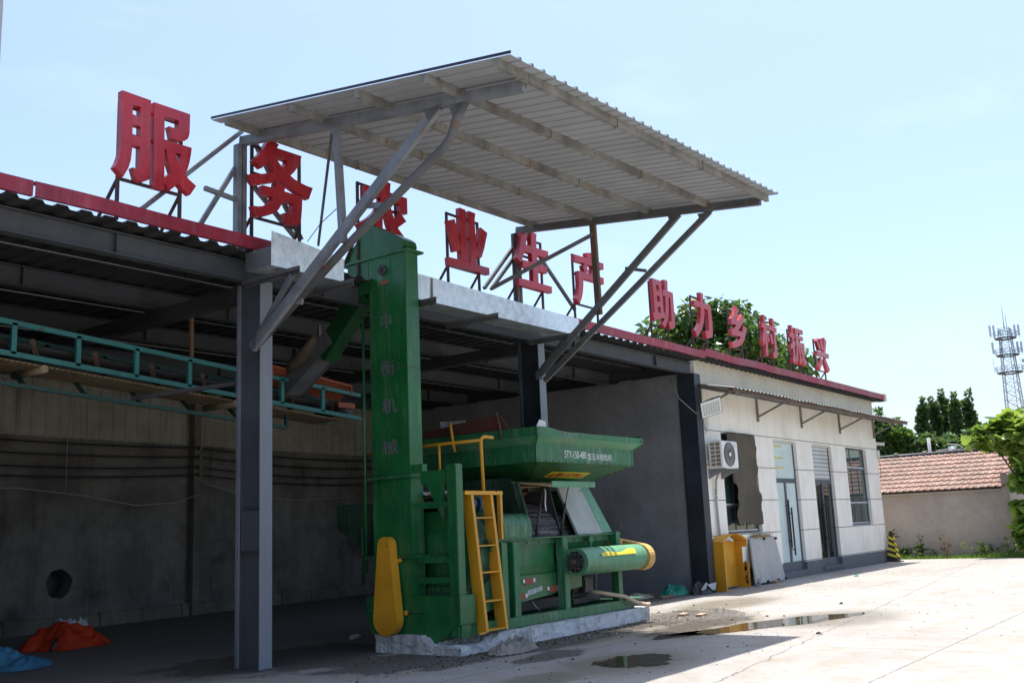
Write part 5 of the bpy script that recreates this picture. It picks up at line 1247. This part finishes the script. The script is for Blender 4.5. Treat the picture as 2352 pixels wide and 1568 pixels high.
for k, (px, py) in enumerate(((1932, 1386), (1880, 1455), (1710, 1329))):
    q = W(px, py, 'z', 0)
    drop('stone', blob((q.x, q.y, 0), .035, .03, .025, 40+k, .4, 2), M['dirt'], ('dark lone stone far out on the sunlit yard', 'dark lone stone beside the long puddle', 'dark clod at the edge of the office shadow')[k], 'stone', 'loose stones on the yard')

# ------------------------------------------------------------------ mostly unseen block added to keep light off the left faces
pb = W(8, 0, 'y', 6.2)
nbh = thing('left_light_blocker', (pb.x-6, 7.7, 0), 'grey block added to shade the elevator from the left, its corner just showing', 'building')
MB().box((pb.x-13, 6.2, -.05), (pb.x, 9.3, 7.6)).build('wall', M['concrete_pole'], nbh)
MB().box((pb.x-13.1, 6.1, 7.601), (pb.x-.02, 9.35, 7.8)).build('roof', M['concrete_base'], nbh)

# ------------------------------------------------------------------ plants and trees
def leaves(pts, size, seed, shape='quad', droop=.4, aspect=.62, up=.3):
    """pts: list of (centre, outward) ; returns MB and tint list"""
    r = random.Random(seed); mb = MB(); tint = []
    for c, o in pts:
        s = size*r.uniform(.6, 1.3)
        d = Vector((r.gauss(0,1), r.gauss(0,1), r.gauss(-droop, .6)))+o*.6; d.normalize()
        nrm = Vector((r.gauss(0,.7), r.gauss(0,.7), r.gauss(up+.6,.5)))+o*.3; sd_ = d.cross(nrm)
        if sd_.length < .05: continue
        sd_.normalize(); nn = sd_.cross(d)
        if shape == 'quad':
            vs = [c, c+d*s*.4+sd_*s*aspect*.5-nn*s*.06, c+d*s, c+d*s*.4-sd_*s*aspect*.5-nn*s*.06]; fs = [(0,1,2),(0,2,3)]
        else:
            ang = [(-.15,.0),(-.25,.42),(.15,.62),(.45,.42),(.62,.40),(1.0,0),(.62,-.40),(.45,-.42),(.15,-.62),(-.25,-.42)]
            vs = [c+d*s*.25-nn*s*.08]+[c+d*s*a+sd_*s*b*1.0+nn*(s*.10*abs(b)-s*.12*max(0,a-.4)) for a, b in ang]; fs = [(0,i+1,(i+1)%10+1) for i in range(10)]
        mb.add(vs, fs); tint += [min(1, max(0, r.gauss(.42,.34)))]*len(fs)
    return mb, tint
def build_leaves(mb, tint, name, mat, parent, **kw):
    o = mb.build(name, mat, parent, **kw)
    at = o.data.attributes.new('tint', 'FLOAT', 'FACE'); at.data.foreach_set('value', tint); return o
def clump_pts(clumps, n, seed, shell=.45):
    r = random.Random(seed); tot = sum(c[1][0]*c[1][1]*c[1][2] for c in clumps)**1; out = []
    for c, rad in clumps:
        k = int(n*rad[0]*rad[1]*rad[2]/tot)
        for _ in range(k):
            v = Vector((r.gauss(0,1), r.gauss(0,1), r.gauss(0,1))).normalized(); f = (r.random()**.5)*(1-shell)+shell*r.random()**.2
            f = r.uniform(.55, 1.0)**.7 if r.random() < .8 else r.random()
            f *= 1+.25*noise.noise(v*2+c)
            out.append((c+Vector((v.x*rad[0], v.y*rad[1], v.z*rad[2]))*f, v))
    return out
def tree(name, base, h, trunk_r, clumps, nleaf, size, mat, label, seed, group=None, droop=.4, aspect=.62):
    t = thing(name, base, label, 'tree', group); r = random.Random(seed); b = Vector(base)
    mb = MB(); top = b+Vector((0,0,h*.75)); mb.tube([b, b.lerp(top,.35)+Vector((.1*trunk_r,0,0)), b.lerp(top,.7), top], [trunk_r, trunk_r*.75, trunk_r*.5, trunk_r*.15], 8)
    for c, rad in clumps:
        f = min(.85, max(.2, (c.z-b.z)/h-.25)); s = b.lerp(top, f); m_ = s.lerp(c, .5)+Vector((0,0,-.05*h*.3)); mb.tube([s, m_, c], [trunk_r*.4, trunk_r*.25, trunk_r*.08], 6)
    mb.build('trunk', M['bark'], t)
    lm, ti = leaves(clump_pts(clumps, nleaf, seed), size, seed, droop=droop, aspect=aspect)
    build_leaves(lm, ti, 'crown', mat, t); return t
def ray_at(px, py, dist):
    v = Vector((px-PPX, py-PPY, FPX)).normalized(); return Vector((0,0,CH))+Vector((RX.dot(v), RY.dot(v), RZ.dot(v)))*dist
# broad leaved tree behind the office roof
D0 = 42.0; r = random.Random(3); cl = []
outline = [(1505,752,.75),(1560,742,.9),(1600,722,1.0),(1650,716,1.0),(1690,722,.95),(1725,752,.85),(1752,772,.75),(1790,800,.9),(1825,820,.8),(1846,838,.45),(1480,772,.4),
           (1620,770,1.1),(1680,780,1.1),(1560,790,1.0),(1740,810,1.0),(1640,830,1.2),(1700,850,1.2),(1780,850,1.0),(1590,850,1.0)]
for px, py, s in outline:
    c = ray_at(px, py+6, D0+r.uniform(-1.3,1.6)); cl.append((c, (s*1.0, s*1.0, s*.72)))
bc = ray_at(1660, 800, D0)
tree('broadleaf_tree', (bc.x, bc.y, -.03), bc.z+1.5, .28, cl, 6200, .34, M['leaf_tree'], 'dense broad leaved tree rising behind the office roof and red characters', 4, droop=.9, aspect=.55)
# poplars far behind the house
def poplar(px, pt, pb, hw, dist, seed, label, mat='leaf_poplar', size=.23, n=4200):
    top = ray_at(px, pt, dist); bot = ray_at(px, pb, dist); hh = top.z-bot.z; c = []; rr = random.Random(seed)
    k = max(3, int(hh/(hw*1.1)))
    for i in range(k+1):
        f = i/k; w_ = hw*(.26+.95*(1-f)**.42*min(1, .6+f))*rr.uniform(.85,1.15); 
        c.append((Vector((top.x+rr.uniform(-.2,.2)*hw, top.y+rr.uniform(-.25,.25)*hw, bot.z+hh*f)), (w_, w_, hh/k*.62)))
    tree('poplar_tree', (top.x, top.y, -.03), top.z, .25, c, n, size, M[mat], label, seed, 'trees behind the tiled house', droop=-.1, aspect=.8)
dd = 72
for i, (px, pt, pb, hw, lb) in enumerate(((2117, 922, 1045, .46, 'leftmost tall poplar of the dark clump behind the tiled house'), (2142, 918, 1045, .40, 'poplar second from the left in the dark clump'), (2164, 904, 1050, .46, 'highest poplar in the middle of the dark clump'), (2192, 912, 1045, .42, 'poplar right of the highest one in the dark clump'), (2222, 909, 1045, .56, 'rightmost tall poplar of the dark clump, next to the vine'))):
    poplar(px, pt, pb, hw, dd+(i % 3)*1.5, 20+i, lb)
for i, (px, pt, pb, hw, mt, lb) in enumerate(((2025, 955, 1050, .9, 'leaf_poplar', 'low dark tree right against the office corner'), (2052, 985, 1050, 1.0, 'leaf_bush', 'bright green bush behind the office corner camera'), (2060, 975, 1050, .8, 'leaf_bush', 'pointed bright green tree left of the house ridge'), (2088, 998, 1050, 1.1, 'leaf_poplar', 'round grey green tree left of the tall poplars'), (2130, 1005, 1050, 1.2, 'leaf_poplar', 'low wide tree in front of the leftmost poplars'), (2180, 1005, 1050, 1.3, 'leaf_poplar', 'low wide tree in front of the right poplars'), (2230, 1000, 1050, 1.1, 'leaf_poplar', 'low tree where the vine meets the poplars'))):
    poplar(px, pt, pb, hw, dd-6+(i % 2), 40+i, lb, mt, .30, 3000)

# ------------------------------------------------------------------ tiled house
hs_ = thing('tiled_house', (38.4, 11, 0), 'low mud rendered house with a red clay tile roof beyond the yard', 'house')
HX, HY0_, HY1_ = 36.0, 7.12, 16.0
MB().box((HX, HY0_, -.1), (HX+.3, HY1_, 2.07)).build('wall', M['housewall'], hs_)
MB().box((HX+4.7, HY0_, -.1), (HX+5.0, HY1_, 2.07)).build('wall', M['housewall'], hs_)
MB().prism([(HX+.3, HY0_+.003, -.1), (HX+4.7, HY0_+.003, -.1), (HX+4.7, HY0_+.003, 2.1), (HX+2.5, HY0_+.003, 3.42), (HX+.3, HY0_+.003, 2.1)], (0, .3, 0)).build('gable', M['housewall'], hs_)
MB().box((HX-.09, HY0_-.02, 2.072), (HX+.1, HY1_, 2.13)).build('eave', M['housewall'], hs_)
MB().box((HX-.10, HY0_-.16, -.1), (HX+.25, HY0_-.002, 2.6)).build('buttress', M['housewall'], hs_)
mb = MB(); tint = []; rt = random.Random(9)
nr = 9; rx0, rz0, rx1, rz1 = HX-.14, 2.15, HX+2.45, 3.50
for sidex in (1, -1):
    for i in range(nr):
        fa, fb = i/nr, (i+1)/nr+.03
        y = HY0_-.12; j = 0
        while y < HY1_:
            tn = min(1, max(0, rt.gauss(.5,.28))); lift = rt.uniform(0,.012); w_ = .225
            prof_ = [(0,.0),(.03,.028),(.07,.028),(.10,.004),(.17,.004),(.20,.02),(.225,.0)]
            def rp(f, yy, h):
                x = rx0+(rx1-rx0)*f; z = rz0+(rz1-rz0)*f+h
                if sidex < 0: x = 2*(HX+2.45)-x
                return (x, yy, z)
            vs = []
            for dy, h in prof_: vs += [rp(fa, y+dy, h+.055+lift), rp(min(fb,1), y+dy, h+.012)]
            for dy, h in prof_: vs.append(rp(fa, y+dy, h+.02+lift))
            k = len(prof_)
            fs = [(2*a,2*a+2,2*a+3,2*a+1) for a in range(k-1)]+[(2*a,2*k+a,2*k+a+1,2*a+2) for a in range(k-1)]
            mb.add(vs, fs); tint += [tn]*len(fs); y += w_; j += 1
rf = build_leaves(mb, tint, 'roof', M['tile_clay'], hs_)
MB().add([(rx0+.05,HY0_,rz0+.0),(rx1,HY0_,rz1-.03),(rx1,HY1_,rz1-.03),(rx0+.05,HY1_,rz0)], [(0,1,2,3)]).build('roof_deck', M['wood'], hs_)
rg = MB().tube([(HX+2.45, HY0_-.1, 3.55), (HX+2.45, HY1_, 3.52)], .075, 10).build('ridge', M['steel_slate'], rf)
mb = MB()
y = HY0_+.8
while y < HY1_: mb.tube([(HX+2.45, y, 3.56), (HX+2.45, y+.14, 3.56)], .105, 10); y += 1.02
mb.build('ridge_collar', M['concrete_base'], rf)
MB().grid(lambda u, v: Vector((HX+2.2+.2*v, HY0_-.1+9*u, 3.40+.11*v+.02*noise.noise(Vector((u*30, v, 0))))), 60, 2).build('ridge_mortar', M['concrete_base'], rf)
vp_ = W(*c3(433, 870), 'x', 39.5)
tag(MB().tube([(39.5, vp_.y, 2.6), (39.5, vp_.y, vp_.z+.35)], .06, 8).build('vent_pipe', M['concrete_pole']), 'slim grey vent pipe standing behind the house ridge', 'pipe')
vp_ = W(*c3(558, 880), 'x', 39.5)
tag(MB().tube([(39.5, vp_.y, 2.6), (39.5, vp_.y, vp_.z+.1)], .13, 10).build('water_drum', M['bluegrey']), 'short blue grey drum behind the house ridge', 'drum')
tag(MB().tube([W(*c3(470,890),'x',39.6), W(*c3(550,878),'x',39.6), W(*c3(600,882),'x',39.6), W(*c3(612,870),'x',39.6), W(*c3(590,857),'x',39.6), W(*c3(530,852),'x',39.6)], .018, 5).build('loose_hose', M['wire_white']), 'thin pale hose looping above the house ridge', 'hose')

# ------------------------------------------------------------------ squash vine at the right edge
vt = thing('vine_thicket', (36.5, 5.2, 0), 'huge sunlit broad leaved vine heaped over the right end of the tiled house', 'vine')
cl = []; rv = random.Random(12)
for px, py, s, dpt in ((2325, 972, .48, 36), (2295, 985, .42, 36), (2268, 1000, .36, 35.6), (2345, 1005, .5, 35.6), (2305, 1015, .36, 36.3), (2243, 1012, .22, 35.4), (2226, 1020, .15, 35.2), (2352, 965, .45, 37), (2400, 1000, 1.0, 36), (2278, 1012, .3, 35.8),
                       (2340, 1060, .26, 35.2), (2338, 1110, .22, 35.2), (2342, 1160, .24, 35.1), (2340, 1215, .24, 35.1), (2375, 1100, .55, 35.5), (2380, 1180, .55, 35.5), (2375, 1240, .4, 35.2), (2342, 1040, .28, 35.4)):
    cl.append((ray_at(px, py, dpt), (s*1.1, s*1.1, s*.8)))
pts = clump_pts(cl, 3600, 12)
lm, ti = leaves(pts, .27, 13, 'lobed', droop=.35, up=.8)
build_leaves(lm, ti, 'foliage', M['leaf_vine'], vt)
cl2 = [(Vector((37.2+rv.uniform(-.7,.7), -3.0+.75*k, rv.uniform(1.2,3.6))), (.9, .9, .8)) for k in range(9)]
lm, ti = leaves(clump_pts(cl2, 1500, 15), .3, 16, 'lobed', droop=.35, up=.8)
build_leaves(lm, ti, 'foliage', M['leaf_vine'], vt)
mb = MB()
for k in range(9):
    c = cl[rv.randrange(len(cl))][0]; b = Vector((36.6+rv.uniform(-.4,.6), rv.uniform(3.6, 6.4), -.03)); mb.tube([b, b.lerp(c,.5)+Vector((0,0,.4)), c], [.05,.035,.015], 6)
mb.build('stem', M['bark'], vt)

# ------------------------------------------------------------------ grass and weeds along the house
mb = MB(); ti = []; rg_ = random.Random(31)
for k in range(9000):
    x = rg_.uniform(34.25, 35.95); y = rg_.uniform(2.5, 13.5) 
    dens = .25+.75*max(0, noise.noise(Vector((y*.9, x, 0)))+.35)
    if y < 7: dens = 1
    if rg_.random() > dens or (x < 34.8 and rg_.random() < .5): continue
    h = rg_.uniform(.05, .20)*(1.4 if y < 7.4 else 1); a = rg_.random()*6.28; l = Vector((rg_.gauss(0,.35), rg_.gauss(0,.35), 1))*h; w_ = Vector((math.cos(a), math.sin(a), 0))*.012
    b = Vector((x, y, -.03)); mb.add([b-w_, b+w_, b+l*.6+w_*.6, b+l*1.0], [(0,1,2,3)]); ti.append(min(1, max(0, rg_.gauss(.55,.3))))
gr_ = build_leaves(mb, ti, 'grass', M['grass'], None); tag(gr_, 'strip of green grass along the foot of the house wall', 'grass', kind='stuff')
def weed(x, y, h, n, mat, label, seed, spread=.18, size=.12, grp='weeds before the house wall'):
    t = thing('weed', (x, y, -.03), label, 'weed', grp); r = random.Random(seed); mb = MB(); pts = []
    for k in range(5):
        e = Vector((x+r.gauss(0,spread), y+r.gauss(0,spread), h*r.uniform(.6,1))); mb.tube([(x,y,-.03), Vector((x,y,0)).lerp(e,.5)+Vector((0,0,h*.1)), e], [.012,.009,.004], 5)
        for i in range(n//5): f = r.uniform(.2,1); pts.append((Vector((x,y,0)).lerp(e,f)+Vector((r.gauss(0,.05),r.gauss(0,.05),r.gauss(0,.04))), Vector((0,0,1))))
    mb.build('stem', M['straw'] if mat == 'weed_dry' else M['bark'], t)
    lm, ti = leaves(pts, size, seed, up=.5); build_leaves(lm, ti, 'leaf_cluster', M[mat], t)
for i, (px, hh, nn_, mt, lb, sp, sz) in enumerate(((245, .95, 70, 'weed_dry', 'tall reddish dry weed just right of the striped cone', .07, .16), (290, .4, 60, 'leaf_bush', 'leafy green weed right of the dry red one', .2, .2), (398, .7, 70, 'leaf_bush', 'upright green weed before the middle of the house wall', .05, .14), (440, .25, 40, 'leaf_bush', 'low leafy weed at the middle of the house wall', .25, .16), (535, .8, 26, 'weed_dry', 'sparse brown stalk before the house wall', .06, .12), (740, .5, 110, 'grass', 'bushy pale weed near the right end of the house wall', .3, .1), (790, .5, 110, 'leaf_bush', 'bushy green weed beside the buttress', .3, .1), (880, .55, 120, 'grass', 'grassy clump under the vine', .35, .12))):
    q = W(*c3(px, 1482), 'x', 35.6); weed(35.6, q.y, hh, nn_, mt, lb, 70+i, sp, sz)

# ------------------------------------------------------------------ telecom tower
tb = ray_at(2341, 1250, 175); TX, TY = tb.x, tb.y
def tz(px, py):
    v = ray_at(px, py, 1)-Vector((0,0,CH)); s = math.hypot(TX, TY)/math.hypot(v.x, v.y); return CH+v.z*s
P3 = lambda x, y: ((3900+x/3.2653)/1.7415, (1200+y/3.2653)/1.7415)
pc0 = P3(400, 500); q = ray_at(*pc0, 175)
TX, TY = q.x, q.y
tw = thing('telecom_tower', (TX, TY, 0), 'tall lattice telecom tower with three antenna platforms on the horizon', 'tower')
z3, z2, z1, zt_, zm = tz(*P3(450,955)), tz(*P3(415,730)), tz(*P3(375,510)), tz(*P3(365,375)), tz(*P3(325,38))
zb_ = 0
px_m = 175/2308
def hwid(z): return (.80 + (z1-z)*.030) if z < z1 else .78
mb = MB(); lv = []; z = zb_
while z < zt_: lv.append(z); z += max(1.3, hwid(z)*1.3)
lv.append(zt_)
cn = lambda z, k: Vector((TX+hwid(z)*[1,1,-1,-1][k], TY+hwid(z)*[1,-1,-1,1][k], z))
for a, b in zip(lv, lv[1:]):
    for k in range(4):
        mb.bar(cn(a,k), cn(b,k), .11); mb.bar(cn(a,k), cn(b,(k+1)%4), .05); mb.bar(cn(b,k), cn(a,(k+1)%4), .05); mb.bar(cn(b,k), cn(b,(k+1)%4), .05)
for z in lv: mb.bar((TX-.2, TY-.4, z), (TX-.2, TY-.4, z+2.2), .06)
mb.build('lattice_mast', M['bluegrey'], tw)
MB().tube([(TX, TY, zt_), (TX, TY, zt_+1), (TX, TY, zm)], [.10,.06,.04], 6).build('lightning_rod', M['bluegrey'], tw)
for z, rad in ((z1, 1.75), (z2, 1.85), (z3, 2.05)):
    mb = MB(); n = 14
    ringp = lambda r_, zz: [Vector((TX+r_*math.cos(2*math.pi*k/n), TY+r_*math.sin(2*math.pi*k/n), zz)) for k in range(n)]
    inner, outer = ringp(hwid(z)*1.2, z), ringp(rad*.88, z)
    mb.add(inner+outer, [(k,(k+1)%n,n+(k+1)%n,n+k) for k in range(n)])
    mb.add([p+Vector((0,0,.15)) for p in inner+outer], [(k,(k+1)%n,n+(k+1)%n,n+k) for k in range(n)]); mb.add(outer+[p+Vector((0,0,.15)) for p in outer], [(k,(k+1)%n,n+(k+1)%n,n+k) for k in range(n)])
    pf_ = mb.build('platform', M['steel_dark'], tw)
    mb = MB(); o1, o2 = ringp(rad, z+.5), ringp(rad, z+1.0)
    for k in range(n):
        mb.bar(outer[k], o2[k], .05); mb.bar(o1[k], o1[(k+1)%n], .045); mb.bar(o2[k], o2[(k+1)%n], .06)
    mb.build('railing', M['bluegrey'], pf_)
sd2 = Vector((RX[0], RY[0], 0)).normalized()
for z, offs in ((z1, (-2.3, -1.7, 1.6, 2.2)), (z2, (-2.2, -.8, 1.7, 2.3)), (z3, (-2.4, 1.9))):
    for o_ in offs:
        c = Vector((TX, TY, z))+sd2*o_; big = z > z3+1 or False
        MB().bar(c+Vector((0,0,.1)), c+Vector((0,0,2.4 if z == z3 else 2.2)), .05).build('mast_pipe', M['bluegrey'], tw)
        if z != z3: MB().box((c.x-.14, c.y-.14, z+.5), (c.x+.14, c.y+.14, z+2.2)).build('antenna_panel', M['antenna'], tw)
c = Vector((TX, TY, z3+1.9))+sd2*2.5
MB().tube([c-sd2*.3, c+sd2*.2], [.3,.3], 12).build('dish', M['antenna'], tw)
